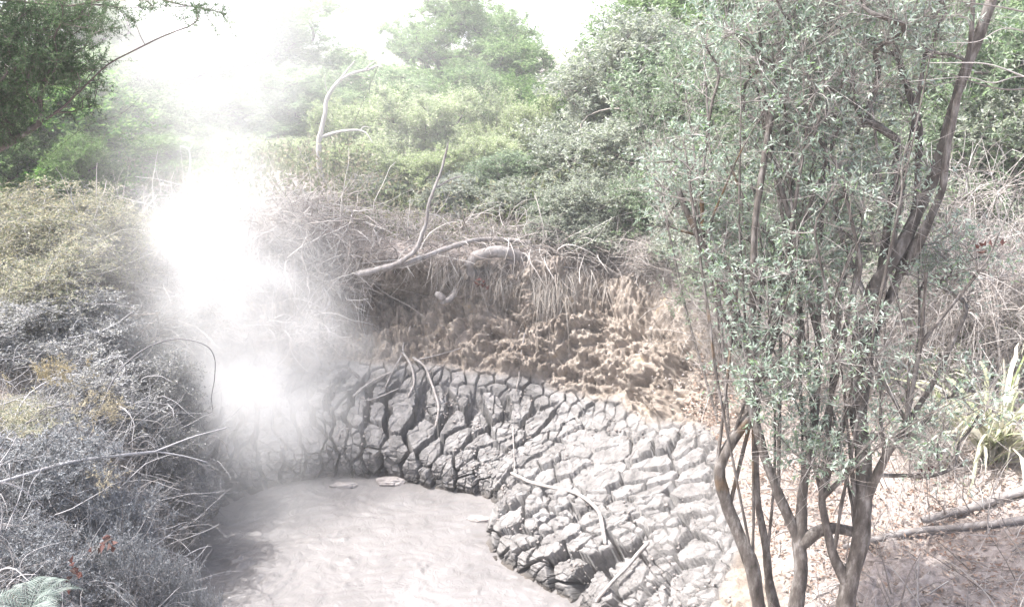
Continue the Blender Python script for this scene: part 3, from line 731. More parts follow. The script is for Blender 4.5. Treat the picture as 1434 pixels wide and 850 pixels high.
fg_tree('manuka_tree', 'foreground tree of thin stems between the bent trunk and the forked trunk',
  [P3((1112, 880, 4.7), (1122, 800, 4.75), (1120, 760, 4.8), (1090, 690, 4.85), (1070, 640, 4.9), (1050, 560, 5.0), (1040, 450, 5.1)),
   P3((1120, 760, 4.8), (1125, 680, 4.85), (1140, 600, 4.9), (1150, 480, 5.0), (1120, 350, 5.1), (1080, 220, 5.2), (1065, 80, 5.3), (1060, -60, 5.4)),
   P3((1120, 760, 4.8), (1160, 735, 4.75), (1200, 745, 4.7)),
   P3((1085, 870, 4.95), (1075, 780, 5.0), (1060, 700, 5.05), (1058, 600, 5.1), (1070, 480, 5.2))],
  [(.055, .02), (.035, .010), (.035, .035), (.038, .014)],
  [lobe(1110, 420, 5.0, .35, .3, .35), lobe(1150, 300, 5.1, .35, .35, .4), lobe(1120, 150, 5.2, .4, .35, .4), lobe(1100, 20, 5.3, .45, .4, .4), lobe(1090, 540, 4.9, .3, .3, .35), lobe(1150, 620, 4.8, .3, .3, .3)],
  240, 521, rosette, M['bark'])
fg_tree('manuka_tree', 'foreground tree with the dark trunk that forks upwards to the right',
  [P3((1180, 880, 4.6), (1187, 820, 4.6), (1205, 760, 4.65), (1212, 700, 4.7), (1205, 600, 4.8), (1200, 500, 4.85), (1215, 420, 4.9), (1260, 340, 4.95), (1300, 270, 5.0), (1325, 200, 5.0), (1345, 120, 5.0), (1380, 30, 5.0), (1410, -60, 5.0)),
   P3((1202, 560, 4.82), (1222, 470, 4.95), (1262, 375, 5.0), (1283, 280, 5.1), (1290, 180, 5.15), (1250, 60, 5.2), (1230, -60, 5.2)),
   P3((1262, 375, 5.0), (1288, 330, 4.9), (1322, 270, 4.9), (1326, 210, 4.9), (1360, 60, 4.9), (1365, -60, 4.9)),
   P3((1212, 700, 4.7), (1240, 640, 4.6), (1270, 590, 4.6), (1290, 480, 4.6), (1300, 380, 4.6)),
   P3((1187, 820, 4.6), (1165, 780, 4.65), (1150, 700, 4.7), (1160, 600, 4.8), (1170, 500, 4.9), (1190, 350, 5.0))],
  [(.068, .03), (.034, .014), (.03, .012), (.026, .009), (.030, .009)],
  [lobe(1190, 120, 5.1, .4, .4, .4), lobe(1220, 260, 5.0, .35, .35, .35), lobe(1180, 430, 4.8, .3, .3, .3), lobe(1230, 520, 4.7, .35, .3, .3), lobe(1290, 60, 5.1, .4, .4, .3),
   lobe(1330, 380, 4.9, .3, .3, .3), lobe(1240, -10, 5.1, .5, .4, .3), lobe(1330, 560, 4.6, .4, .3, .25), lobe(1260, 620, 4.6, .35, .3, .25)],
  290, 541, dict(rosette, per=4), M['bark'])

# thin upright bare stems in the thicket: each its own sapling
sap = 0
for (bx, by, y0, tx, ty, y1) in [(1010, 560, 8.2, 905, 180, 9.5), (1020, 520, 8.4, 960, 130, 9.5), (1030, 540, 7.8, 985, 60, 9.0), (1240, 560, 7.0, 1130, 20, 8.0), (1150, 560, 7.0, 1105, -20, 8.0), (1300, 560, 6.8, 1210, 60, 8.0)]:
    a = at(bx, by, y0); a[2] = gz(a[0], a[1]) - .05; b = at(tx, ty, y1); m1 = a * .6 + b * .4 + rng.normal(size=3) * .12
    st = [a, m1, b]
    root = make_plant('bare_sapling', a, [(b[0], b[1], b[2] - .2, .4, .4, .6), (m1[0], m1[1], m1[2] + .3, .3, .3, .5)], 60, M['silver_green'], M['bark'], M['twig_fg'], 600 + sap,
        stems=[st], r_tip=.0022, trunk_r=.005, leafspec=dict(twigs=5, tl=.2, per=6, ll=.04, lw=.012, up=.6, spread=.7), step=.1)
    tag(root, ['thin leaning sapling left of the bent trunk, the leftmost', 'thin sapling close right of the leftmost leaning one', 'thin sapling directly behind the bent mossy trunk',
        'long thin sapling leaning left behind the forked trunk', 'thin upright sapling behind the middle stems', 'thin sapling behind the fork of the dark trunk'][sap], 'sapling', 'thin saplings in the right thicket')
    sap += 1

# ------------------------------------------------------------------ branch overhanging at upper left
def overhang():
    base = np.array([-5.2, 5.4, gz(-5.2, 5.4)])
    k = P3((-190, 300, 5.2), (-60, 240, 5.0), (30, 190, 5.0), (90, 150, 5.0), (150, 90, 5.0), (230, 50, 5.0), (300, 25, 5.0), (345, 5, 5.0))
    stems = [[base - [0, 0, .2], base + [.1, 0, 1.0], base + [.4, -.1, 2.2], *P3((-250, -60, 5.2), (-120, -20, 5.1), (0, 0, 5.0), (100, 10, 5.0), (190, -12, 5.0), (260, 10, 5.0))],
             [base + [.2, 0, 1.0], *k]]
    stems += [P3((-60, 240, 5.0), (0, 262, 4.9), (60, 225, 4.9), (120, 175, 4.9), (175, 160, 4.9), (210, 120, 4.9)),
              P3((190, -12, 5.0), (240, 35, 5.0), (300, 52, 5.0)),
              P3((90, 150, 5.0), (150, 75, 5.0), (190, 85, 5.0), (215, 110, 5.0))]
    lobes = [lobe(20, 40, 5.0, .35, .4, .3), lobe(70, 100, 5.0, .25, .35, .28), lobe(-60, 90, 5.0, .4, .4, .5), lobe(0, 160, 5.0, .2, .3, .2), lobe(110, 20, 5.0, .3, .3, .12), lobe(190, 5, 5.0, .2, .25, .06), lobe(270, 15, 5.0, .25, .25, .05), lobe(-120, 200, 5, .3, .3, .4)]
    root = make_plant('overhanging_tree', base, lobes, 600, M['needle'], M['bark'], M['twig_dark'], 701, stems=stems, r_tip=.0022, trunk_r=.016,
       leafspec=dict(twigs=8, tl=.14, per=20, ll=.018, lw=.005, up=.1, spread=1.0, tw=.0012), shell=.6, gap=.5, step=.06, wob=.008)
    tag(root, 'dark fine leaved tree reaching in from the upper left corner', 'tree')
overhang()

# ------------------------------------------------------------------ dead wood
def smooth_path(P, K):
    P = np.asarray(P, float); n = len(P); out = []
    d = np.concatenate([[0], np.cumsum(np.linalg.norm(np.diff(P, axis=0), axis=1))]); t = np.linspace(0, d[-1], K)
    E = np.vstack([2 * P[0] - P[1], P, 2 * P[-1] - P[-2]])
    for q in t:
        i = min(n - 2, max(0, int(np.searchsorted(d, q, side='right') - 1))); f = (q - d[i]) / max(d[i + 1] - d[i], 1e-6)
        out.append(cr(E[i], E[i + 1], E[i + 2], E[i + 3], np.array(f)))
    return np.array(out)
def wood(acc, P, r0, r1, sides=9, seed=0, gn=.1):
    L = np.linalg.norm(np.diff(np.asarray(P), axis=0), axis=1).sum(); K = max(6, int(L / max(.02, r0 * 1.2)))
    Q = smooth_path(P, K); Q += r0 * .35 * np.stack([vnoise(Q, 5, seed), vnoise(Q, 5, seed + 1), vnoise(Q, 5, seed + 2)], 1)
    rr = (r0 + (r1 - r0) * np.linspace(0, 1, K) ** .8) * (1 + gn * vnoise(Q, 9, seed + 4)); rr[0] *= .7; rr[-1] *= .4
    tubes(acc, Q, rr, sides)
    for e, j in ((0, 1), (K - 1, K - 2)):        # close the ends
        c = Q[e] + (Q[e] - Q[j]) * .15; n = acc.n
        base = (n - K * sides) + e * sides if e == 0 else n - sides
        ring = np.arange(sides) + base
        tri = np.stack([ring, np.roll(ring, -1), np.full(sides, n)], 1)
        acc.V.append(c[None]); acc.T.append(tri); acc.n += 1
# bleached dead trunk
def bleached():
    y = 13.4; base = at(455, 300, y); base[2] = gz(base[0], base[1])
    root = thing('dead_tree', base, 'bleached leafless trunk curving up against the pale sky', 'dead tree')
    a = Acc(); wood(a, [base - [0, 0, .15], *P3((450, 250, y), (447, 200, y), (456, 150, y), (468, 120, y), (490, 104, y), (512, 98, y), (530, 92, y))], .055, .018, 10, 1)
    me = a.mesh('trunk', True); b = Acc()
    wood(b, P3((470, 118, y), (485, 102, y), (497, 84, y)), .025, .008, 7, 2)
    wood(b, P3((449, 192, y), (470, 186, y - .1), (492, 182, y - .2), (512, 186, y - .3), (522, 200, y - .4)), .03, .006, 7, 3)
    wood(b, P3((505, 184, y - .2), (510, 178, y - .2), (520, 180, y - .2)), .012, .004, 5, 4)
    wood(b, P3((512, 98, y), (520, 90, y), (526, 86, y)), .014, .004, 5, 5)
    wood(b, P3((462, 140, y), (456, 120, y), (455, 104, y)), .010, .003, 5, 6)
    for nm, m_ in (('trunk', me), ('limbs', b.mesh('limbs', True))):
        co = np.empty(len(m_.vertices) * 3, np.float32); m_.vertices.foreach_get('co', co); m_.vertices.foreach_set('co', (co.reshape(-1, 3) - base.astype(np.float32)).ravel()); m_.update()
        link(nm, m_, M['bark_pale'], root)
bleached()
def single(name, label, cat, paths, mat, group=None, seed=0, sides=8):
    a = Acc()
    for i, (P, r0, r1) in enumerate(paths): wood(a, P, r0, r1, sides, seed + i * 7)
    V = np.concatenate(a.V); o0 = V.mean(0); a.V = [V - o0]
    o = link(name, a.mesh(name, True), mat, None, o0); return tag(o, label, cat, group)
def on(px, py, lift=.02):
    p = hit(px, py); return p + np.array([0, -.01, lift])
single('fallen_branch', 'long pale forked branch rising from the rim left of the arched root', 'branch',
  [(P3((500, 385, 10.5), (530, 378, 10.5), (560, 368, 10.5), (588, 340, 10.6), (600, 290, 10.7), (615, 245, 10.8), (628, 200, 10.8)), .042, .012),
   (P3((612, 262, 10.78), (630, 252, 10.8), (648, 246, 10.8)), .016, .006),
   (P3((530, 378, 10.5), (580, 365, 10.6), (640, 343, 10.8), (690, 335, 11.2), (745, 340, 11.2)), .04, .03)], M['bark_dusty'], seed=30)
single('arched_root', 'thick smooth root arching out of the hollow on the rim', 'root',
  [(P3((740, 365, 11.1), (715, 357, 10.95), (690, 354, 10.85), (667, 358, 10.8), (657, 372, 10.8), (662, 385, 10.85), (668, 395, 10.95)), .085, .06)], M['bark_dusty'], seed=50, sides=14)
single('root_stump', 'short pale broken root left of the arched root', 'root', [(P3((612, 412, 10.7), (622, 417, 10.6)), .05, .045), (P3((640, 405, 10.9), (628, 420, 10.7), (618, 424, 10.65)), .035, .04)], M['bark_dusty'], seed=55, sides=9)
single('driftwood', 'curved pale branch lying across the cracked mud on the right', 'branch',
  [([on(715, 668, .06), on(745, 682, .06), on(780, 690, .06), on(812, 700, .06), on(838, 725, .06), on(848, 765, .03)], .017, .02)], M['bark_dusty'], seed=60)
single('driftwood', 'straight brown stick at the lower edge of the cracked mud', 'branch',
  [([on(835, 848, .05), on(858, 822, .07), on(885, 792, .07), on(908, 765, .05)], .016, .02)], M['bark_dusty'], seed=64)
single('driftwood', 'branching driftwood lying in the cracks at the top of the mud', 'branch',
  [([on(575, 462, .05), on(566, 485, .05), on(563, 500, .05), on(550, 525, .05), on(540, 545, .03)], .013, .009), ([on(565, 498, .05), on(575, 515, .05), on(580, 540, .05), on(572, 560, .03)], .016, .012),
   ([on(578, 505, .05), on(595, 520, .06), on(606, 545, .05), on(614, 575, .05), on(610, 600, .03)], .018, .012), ([on(580, 510, .05), on(620, 500, .05), on(655, 490, .05)], .012, .008),
   ([on(495, 560, .05), on(520, 540, .05), on(550, 525, .05)], .017, .012), ([on(515, 566, .05), on(528, 562, .05), on(560, 548, .05)], .012, .008)], M['bark_dusty'], seed=70)
single('driftwood', 'thin pale twig lying upright on the soil below the roots', 'branch', [([on(735, 470, .05), on(730, 500, .05), on(726, 535, .05), on(722, 552, .03)], .01, .008)], M['bark_dusty'], seed=80)
single('driftwood', 'thin vertical twig on the mud above the curved pale branch', 'branch', [([on(718, 600, .05), on(720, 640, .05), on(720, 668, .05)], .008, .007)], M['bark_dusty'], seed=82)
single('bare_stick', 'long bare forked stick reaching over the pool from the left border', 'branch',
  [(P3((-80, 700, 5.2), (0, 675, 5.5), (110, 645, 5.8), (220, 632, 6.1)), .014, .011), (P3((218, 632, 6.1), (260, 615, 6.2), (320, 598, 6.3)), .009, .004), (P3((218, 632, 6.1), (255, 638, 6.15), (292, 648, 6.2)), .008, .005),
   (P3((115, 644, 5.8), (117, 665, 5.8), (112, 700, 5.8)), .008, .005)], M['twig_dusty'], seed=90)
o = single('arching_cane', 'thin cane arching out of the left brush with its tip hanging down', 'cane',
  [(P3((115, 645, 5.9), (135, 590, 6.1), (160, 530, 6.3), (200, 490, 6.4), (245, 475, 6.5), (285, 482, 6.5), (300, 500, 6.5), (300, 530, 6.5), (296, 555, 6.5), (298, 576, 6.5)), .008, .003)], M['twig_dusty'], seed=95, sides=5)
single('dead_branch', 'pale dead branch with a hooked top standing in the steam', 'branch', [(P3((266, 330, 12), (266, 250, 12), (264, 212, 12), (252, 205, 12)), .03, .01), (P3((264, 212, 12), (272, 200, 12)), .012, .004)], M['bark_pale'], seed=97)
single('dead_branch', 'pale dead branch standing low in the steam above the mud', 'branch', [(P3((332, 480, 10.5), (325, 455, 10.5), (321, 430, 10.5), (320, 398, 10.5)), .022, .008), (P3((322, 450, 10.5), (312, 436, 10.5), (308, 422, 10.5)), .012, .004)], M['bark_pale'], seed=99)
single('dead_branch', 'broken pale branch leaning in the dead brush on the back bank', 'branch', [(P3((432, 432, 10.7), (452, 436, 10.7), (462, 420, 10.8), (448, 395, 10.9)), .022, .012), (P3((440, 434, 10.7), (432, 445, 10.65)), .016, .01), (P3((466, 395, 10.9), (478, 420, 10.8)), .012, .01)], M['bark_pale'], seed=101)
single('fallen_log', 'weathered log lying on the pale ground at the right border', 'log', [([on(1180, 770, .03), on(1260, 750, .03), on(1330, 742, .03), on(1433, 732, .03), on(1500, 726, .03)], .022, .026)], M['bark_dusty'], seed=103)
single('fallen_log', 'thicker dusty log behind the thin one at the right border', 'log', [([on(1290, 735, .04), on(1360, 715, .04), on(1440, 690, .04), on(1520, 665, .04)], .028, .035)], M['bark_dusty'], seed=105)
single('bare_twigs', 'spray of bare pale twigs reaching left at the upper right border', 'branch',
  [(P3((1500, 130, 4.6), (1434, 108, 4.6), (1390, 116, 4.6), (1350, 108, 4.6), (1272, 115, 4.6)), .005, .0015), (P3((1434, 108, 4.6), (1380, 90, 4.6), (1300, 88, 4.6)), .005, .002), (P3((1470, 120, 4.6), (1400, 125, 4.6), (1310, 96, 4.6)), .005, .002),
   (P3((1480, 60, 4.6), (1410, 40, 4.6), (1370, 58, 4.6), (1330, 60, 4.6)), .004, .0015), (P3((1450, 20, 4.6), (1400, 10, 4.6), (1340, 2, 4.6)), .005, .002), (P3((1350, 110, 4.6), (1300, 122, 4.6), (1265, 112, 4.6)), .003, .0015)], M['twig_fg'], seed=107, sides=5)

# ------------------------------------------------------------------ tangles (uncountable twigs)
def walk(O, D, L, K, wob, grav, seed, stiff=.0):
    r = np.random.default_rng(seed); n = len(O); P = np.zeros((n, K, 3)); P[:, 0] = O; D = norm(D); st = (L / (K - 1))[:, None]
    cur = rnd_dir(n, r) * wob
    for k in range(1, K):
        D = norm(D + cur + rnd_dir(n, r) * wob * .8 + np.array([0, 0, grav])); P[:, k] = P[:, k - 1] + D * st
    return P
def surf_pts(n, u0, u1, v0, v1, seed, bias=None):
    r = np.random.default_rng(seed); u = u0 + (u1 - u0) * r.random(n); v = v0 + (v1 - v0) * r.random(n)
    P = surf(u % NS, v)
    a = surf((u + .01) % NS, v) - surf((u - .01) % NS, v); b = surf(u % NS, v + .01) - surf(u % NS, v - .01)
    Nn = norm(np.cross(b, a)); Nn = np.where(Nn[:, 2:3] < -.3, -Nn, Nn)
    out = norm(surf(u % NS, np.full(n, 3.)) - surf(u % NS, np.full(n, 6.)))   # towards the pool
    return P, Nn, out, u, v
def tangle(name, label, specs, mat):
    a = Acc()
    for (n, u0, u1, v0, v1, L0, L1, outw, upw, wob, grav, w, K, sd, jit) in specs:
        P, Nn, out, u, v = surf_pts(n, u0, u1, v0, v1, sd); r = np.random.default_rng(sd + 1)
        keep = vnoise(P, 1.3, sd) + vnoise(P, 4, sd + 2) * .5 > -.35
        P, Nn, out = P[keep], Nn[keep], out[keep]; m = len(P)
        O = P + Nn * (r.random((m, 1)) * jit)
        D = out * outw + Nn * .3 + np.array([0, 0, upw]) + rnd_dir(m, r) * .7
        Q = walk(O, D, L0 + (L1 - L0) * r.random(m) ** 1.5, K, wob, grav, sd + 3)
        rr = (w * (.5 + r.random(m) ** 3 * 2.2))[:, None] * np.linspace(1, .35, K)[None]
        tubes(a, Q, rr, 3)
    V = np.concatenate(a.V); o0 = V.mean(0); a.V = [V - o0]
    return tag(link(name, a.mesh(name), mat, None, o0), label, 'brush', kind='stuff')
tangle('brush_tangle', 'tangle of bare grey twigs and roots over the rim of the back bank', [
  (2900, 6.2, 8.4, 4.9, 6.5, .3, 1.1, .5, .15, .34, -.07, .0042, 9, 900, .45),
  (2400, 6.7, 8.5, 4.2, 5.3, .3, .9, .4, .2, .36, -.05, .0042, 9, 910, .35),
  (1900, 3.6, 6.2, 5.85, 6.6, .3, .8, .4, .2, .22, -.08, .0042, 9, 920, .25),
  (1300, 2.4, 3.9, 5.6, 6.6, .3, .8, .4, .3, .2, -.04, .0028, 8, 930, .2),
 ], M['twig'])
tangle('hanging_roots', 'curtain of fine pale roots and dead grass hanging over the soil wall', [
  (1300, 3.5, 5.6, 5.5, 6.0, .2, .6, .9, .25, .10, -.28, .0022, 10, 940, .06),
  (900, 4.5, 4.95, 5.3, 5.8, .3, .95, 1.0, .3, .08, -.30, .0022, 11, 950, .06),
  (600, 5.2, 6.4, 5.6, 6.1, .2, .45, 1.0, .2, .15, -.25, .0024, 10, 955, .08),
  (500, 2.6, 3.6, 5.5, 5.9, .2, .5, .8, .25, .12, -.22, .0022, 10, 960, .06),
 ], M['grassdead'])
tangle('left_twigs', 'mass of dusty twigs covering the left bank', [
  (2600, 8.4, 10.6, 2.0, 7.2, .25, .8, .4, .5, .34, -.06, .0028, 8, 970, .5),
  (1500, 9.0, 11.0, 2.0, 6.0, .2, .6, .3, .6, .25, -.06, .0022, 8, 980, .45),
 ], M['twig_dusty'])
tangle('right_twigs', 'loose twigs and litter on the pale ground at the right', [
  (2800, .9, 3.2, 4.4, 6.8, .1, .5, .2, .0, .15, -.12, .0032, 6, 990, .03),
  (1300, 1.6, 3.2, 5.0, 7.2, .3, 1.0, .1, .8, .2, -.02, .0026, 8, 995, .1),
 ], M['twig'])
# leaf litter and small clods
def litter():
    a = Acc(); r = np.random.default_rng(31)
    P, Nn, out, u, v = surf_pts(17000, .8, 3.2, 4.3, 7.0, 32); D = rnd_dir(len(P), r); D[:, 2] *= .25
    leaves(a, P + np.array([0, 0, .012]), D, norm(Nn + rnd_dir(len(P), r) * .5), .03 + .03 * r.random(len(P)), .008 + .014 * r.random(len(P)))
    tag(link('leaf_litter', a.mesh('leaf_litter'), leaf_mat('litter', [(.18, .11, .08), (.34, .25, .2), (.48, .42, .37), (.26, .2, .17)], .1, .8)), 'dry brown leaf litter scattered on the right hand ground', 'leaf litter', kind='stuff')
    # rubble crumbs on the mud and under the wall
    P, Nn, out, u, v = surf_pts(5200, 1.3, 7.3, 1.9, 5.2, 33); n = len(P)
    keep = (vnoise(P, 2.2, 35) > -.1); P = P[keep]; n = len(P)
    s = .004 + .018 * r.random(n) ** 4
    ico = np.array([(1, 0, 0), (-1, 0, 0), (0, 1, 0), (0, -1, 0), (0, 0, 1), (0, 0, -1)], float)
    F = np.array([(0, 2, 4), (2, 1, 4), (1, 3, 4), (3, 0, 4), (2, 0, 5), (1, 2, 5), (3, 1, 5), (0, 3, 5)])
    V = P[:, None] + ico[None] * s[:, None, None] * (.6 + .8 * r.random((n, 6, 1))) + np.array([0, 0, .004])
    b = Acc(); b.add(V.reshape(-1, 3), (np.arange(n)[:, None, None] * 6 + F[None]).reshape(-1, 3))
    m, nt, N, L = new_mat('crumb'); geo = N.new('ShaderNodeNewGeometry'); rp = ramp(N, [(.16, .14, .13), (.22, .20, .19), (.28, .26, .25)]); L.new(geo.outputs['Random Per Island'], rp.inputs[0])
    bb = N.new('ShaderNodeBsdfPrincipled'); bb.inputs['Roughness'].default_value = .8; L.new(rp.outputs[0], bb.inputs['Base Color']); oo = N.new('ShaderNodeOutputMaterial'); L.new(bb.outputs[0], oo.inputs[0])
    tag(link('mud_crumbs', b.mesh('mud_crumbs'), m), 'small crumbs of dried mud strewn over the cracked bank', 'mud crumbs', kind='stuff')
    return m
crumb = litter()

# lumps at the pool edge
def lump(px, py, sx, sy, sz, label, seed, z=None):
    import bmesh
    bm = bmesh.new(); bmesh.ops.create_icosphere(bm, subdivisions=5, radius=1)
    me = bpy.data.meshes.new('mud_lump'); bm.to_mesh(me); bm.free()
    co = np.empty(len(me.vertices) * 3, np.float32); me.vertices.foreach_get('co', co); V = co.reshape(-1, 3).astype(float)
    V = V * (1 + .45 * fbm(V + seed, 1.6, 4, .6, seed))[:, None]; V[:, 2] = np.sign(V[:, 2]) * np.abs(V[:, 2]) ** .8
    V = V * np.array([sx, sy, sz]); me.vertices.foreach_set('co', V.astype(np.float32).ravel()); me.update()
    d = ray(px, py); p = np.array([0, 0, H]) + d * (-(H) / d[2])
    tag(link('mud_lump', me, M['mudlump'], None, p + np.array([0, 0, sz * .3])), label, 'mud lump', 'mud lumps at the pool edge')
M['mudlump'] = bark_mat('lump_mud', [(.20, .18, .17), (.30, .275, .265), (.38, .355, .345)], 9, 1, .8, .6)
lump(481, 681, .14, .05, .035, 'flat dark mud lump floating near the far edge of the pool', 1)
lump(548, 676, .15, .09, .05, 'mud lump against the bank just right of the flat floating one', 2)
lump(672, 728, .13, .05, .03, 'thin pale mud lump at the right edge of the pool', 3)
lump(290, 633, .12, .08, .06, 'pale mud lump on the left bank below the tip of the bare stick', 5)

def undergrowth():
    a = Acc(); P, Nn, out, u, v = surf_pts(45000, 2.6, 10.0, 6.35, 8.1, 71); r = np.random.default_rng(72); n = len(P)
    hgt = (.25 + .35 * vnoise(P, .8, 73)) * r.random(n) * np.clip((v - 6.2) * 3, .2, 1.5); P = P + np.array([0, 0, 1.]) * np.maximum(hgt, .02)[:, None]
    s = np.interp(v, [6.3, 7, 8.1], [.06, .10, .25]) * (.6 + .8 * r.random(n))
    leaves(a, P, norm(rnd_dir(n, r) + np.array([0, 0, .6])), rnd_dir(n, r), s, s * .4)
    tag(link('undergrowth', a.mesh('undergrowth'), M['undergrowth']), 'low mixed undergrowth covering the ground between the shrubs', 'undergrowth', kind='stuff')
M['undergrowth'] = leaf_mat('undergrowth_leaf', [(.10, .14, .06), (.17, .20, .10), (.25, .25, .17), (.20, .17, .12)], .3, .6)
undergrowth()

# ------------------------------------------------------------------ flax, fern, small plants
def flax(x, y, label, seed, n=70, h=1.1, mat='flax'):
    r = np.random.default_rng(seed); base = np.array([x, y, gz(x, y)]); a = Acc(); K = 9
    ang = r.random(n) * 6.283; el = R(35) + R(50) * r.random(n); D = np.stack([np.cos(ang) * np.cos(el), np.sin(ang) * np.cos(el), np.sin(el)], 1)
    L = h * (.7 + .6 * r.random(n)); t = np.linspace(0, 1, K)
    dr = (.3 + .9 * r.random(n))
    P = (r.normal(size=(n, 1, 3)) * np.array([.06, .06, 0])) + D[:, None] * (L[:, None] * t)[..., None] - np.array([0, 0, 1.]) * (L[:, None] * dr[:, None] * t ** 2.6)[..., None] * .9
    P = P + np.cumsum(r.normal(size=(n, K, 3)) * .008, 1)
    W = .022 * (.7 + .6 * r.random(n))[:, None] * np.interp(t, [0, .3, .8, 1], [.7, 1, .7, .05])[None]
    S = norm(np.cross(D, np.array([0, 0, 1.])) + r.normal(size=(n, 3)) * .3)
    T = np.gradient(P, axis=1); Nn = norm(np.cross(T, S[:, None] + 0 * T))
    Lf = P + S[:, None] * W[..., None] + Nn * W[..., None] * .4; Rt = P - S[:, None] * W[..., None] + Nn * W[..., None] * .4
    V = np.stack([Lf, P, Rt], 2); idx = np.arange(n * K * 3).reshape(n, K, 3)
    Q = np.concatenate([np.stack([idx[:, :-1, c], idx[:, :-1, c + 1], idx[:, 1:, c + 1], idx[:, 1:, c]], -1).reshape(-1, 4) for c in (0, 1)])
    a.add(V.reshape(-1, 3), None, Q)
    tag(link('flax_plant', a.mesh('flax_plant', True), M[mat], None, base), label, 'flax plant', 'flax plants at the right')
for (px, py, y, lab, sd, n, h, mt) in [
  (1400, 590, 6.3, 'sunlit flax with long bent pale leaves at the right border', 1, 90, 1.25, 'flax'), (1330, 560, 7.6, 'greener flax clump left of the sunlit one', 2, 60, 1.0, 'flaxgreen'),
  (1450, 520, 7.6, 'flax clump cut by the right border', 3, 80, 1.3, 'flax'), (1310, 640, 6.8, 'small dry flax with drooping leaves near the big trunk', 4, 40, .7, 'flax'),
  (1250, 560, 8.4, 'pale dry flax seen between the trunks', 5, 60, .9, 'flax')]:
    p = at(px, py, y); flax(p[0], p[1], lab, sd, n, h, mt)
def fern(x, y, z, label, seed, n=11, L=.55, mat='fern'):
    r = np.random.default_rng(seed); root = thing('fern', (x, y, z), label, 'fern', 'ferns on the left bank')
    for k in range(n):
        a = Acc(); an = k * 6.283 / n + r.random() * .4; el = R(35 + 25 * r.random()); K = 24; t = np.linspace(.02, 1, K)
        D = np.array([math.cos(an) * math.cos(el), math.sin(an) * math.cos(el), math.sin(el)]); l = L * (.8 + .4 * r.random())
        P = D * (l * t)[:, None] - np.array([0, 0, 1]) * (l * .75 * t ** 2.2)[:, None]
        tubes(a, P, .003 * (1 - .7 * t), 3)
        T = norm(np.gradient(P, axis=0)); S = norm(np.cross(T, [0, 0, 1.]))
        w = l * .22 * np.sin(np.clip(t * 1.05, 0, 1) * math.pi) ** .7 * (1 - .45 * t) + .004
        for sgn in (-1, 1):
            DD = norm(S * sgn + T * .45 - np.array([0, 0, .12])); 
            leaves(a, P, DD, np.cross(T, S) + 0 * P, w, .008 * l / .55, .1)
            for q in (.25, .45, .65, .85):       # little side leaflets
                X = P + DD * (w * q)[:, None]
                for s2 in (-1, 1): leaves(a, X, norm(DD * .5 + T * s2), np.cross(T, S) + 0 * P, w * .10 * (1.1 - q), .0025, .1)
        link('frond', a.mesh('frond'), M[mat], root)
def fern_at(px, py, y, *a, **k):
    p = at(px, py, y); fern(p[0], p[1], max(p[2], gz(p[0], p[1])), *a, **k)
fern_at(40, 858, 3.9, 'pale blue green fern in the lower left corner', 1, 13, .42)
fern_at(735, 300, 12.2, 'bright green fern in the dark hollow of the silver shrubs', 7, 10, .6, mat='bright')
def sprig(px, py, y, label, seed, mat='yellow', n=30, sz=.22, ll=.03, name='dry_sprig', cat='sprig', lw=.006, sp=.9):
    p = at(px, py, y); r = np.random.default_rng(seed); a = Acc(); tips = p + r.normal(size=(n, 3)) * sz * np.array([.5, .3, .22]); dirs = rnd_dir(n, r) + np.array([.5, 0, .3])
    foliage(a, a, tips, norm(dirs), seed, twigs=3, tl=.12, per=7, ll=ll, lw=lw, up=.2, spread=sp, tw=.0012)
    V = np.concatenate(a.V); a.V = [V - p]
    tag(link(name, a.mesh(name), M[mat], None, p), label, cat, 'small coloured sprigs on the left bank')
sprig(75, 520, 6.1, 'yellow dry sprig on the left bank, the upper of two', 1); sprig(150, 575, 6.0, 'yellow dry sprig left of the arching cane', 2)
sprig(30, 590, 5.6, 'green tinted sprig low at the left border', 3, 'dusty_green', 40)
sprig(143, 668, 5.5, 'small orange sprig below the bare stick', 4, 'yellow', 8, .1, .02)
def dleaf(px, py, y, label, seed, n=9, s=.07):
    p = at(px, py, y); r = np.random.default_rng(seed); a = Acc()
    leaves(a, r.normal(size=(n, 3)) * s * .5, rnd_dir(n, r) * np.array([1, .6, 1]), rnd_dir(n, r), s * (.7 + .6 * r.random(n)), s * .5, .5)
    tag(link('dead_leaves', a.mesh('dead_leaves'), M['deadleaf'], None, p), label, 'dead leaves', 'clusters of dark red dead leaves')
dleaf(150, 762, 4.9, 'dark red dead leaves on the blue grey brush by the pool', 1, 10, .07); dleaf(108, 805, 4.6, 'brownish dead leaves above the lower left fern', 2, 10, .06)
dleaf(1383, 343, 4.4, 'dark red dead leaves hanging at the right border', 3, 8, .045); dleaf(1290, 655, 5.2, 'brown dead leaves beside the big right trunk', 4, 10, .06)
dleaf(678, 394, 10.6, 'orange brown patch of dead leaves below the arched root', 5, 8, .08)

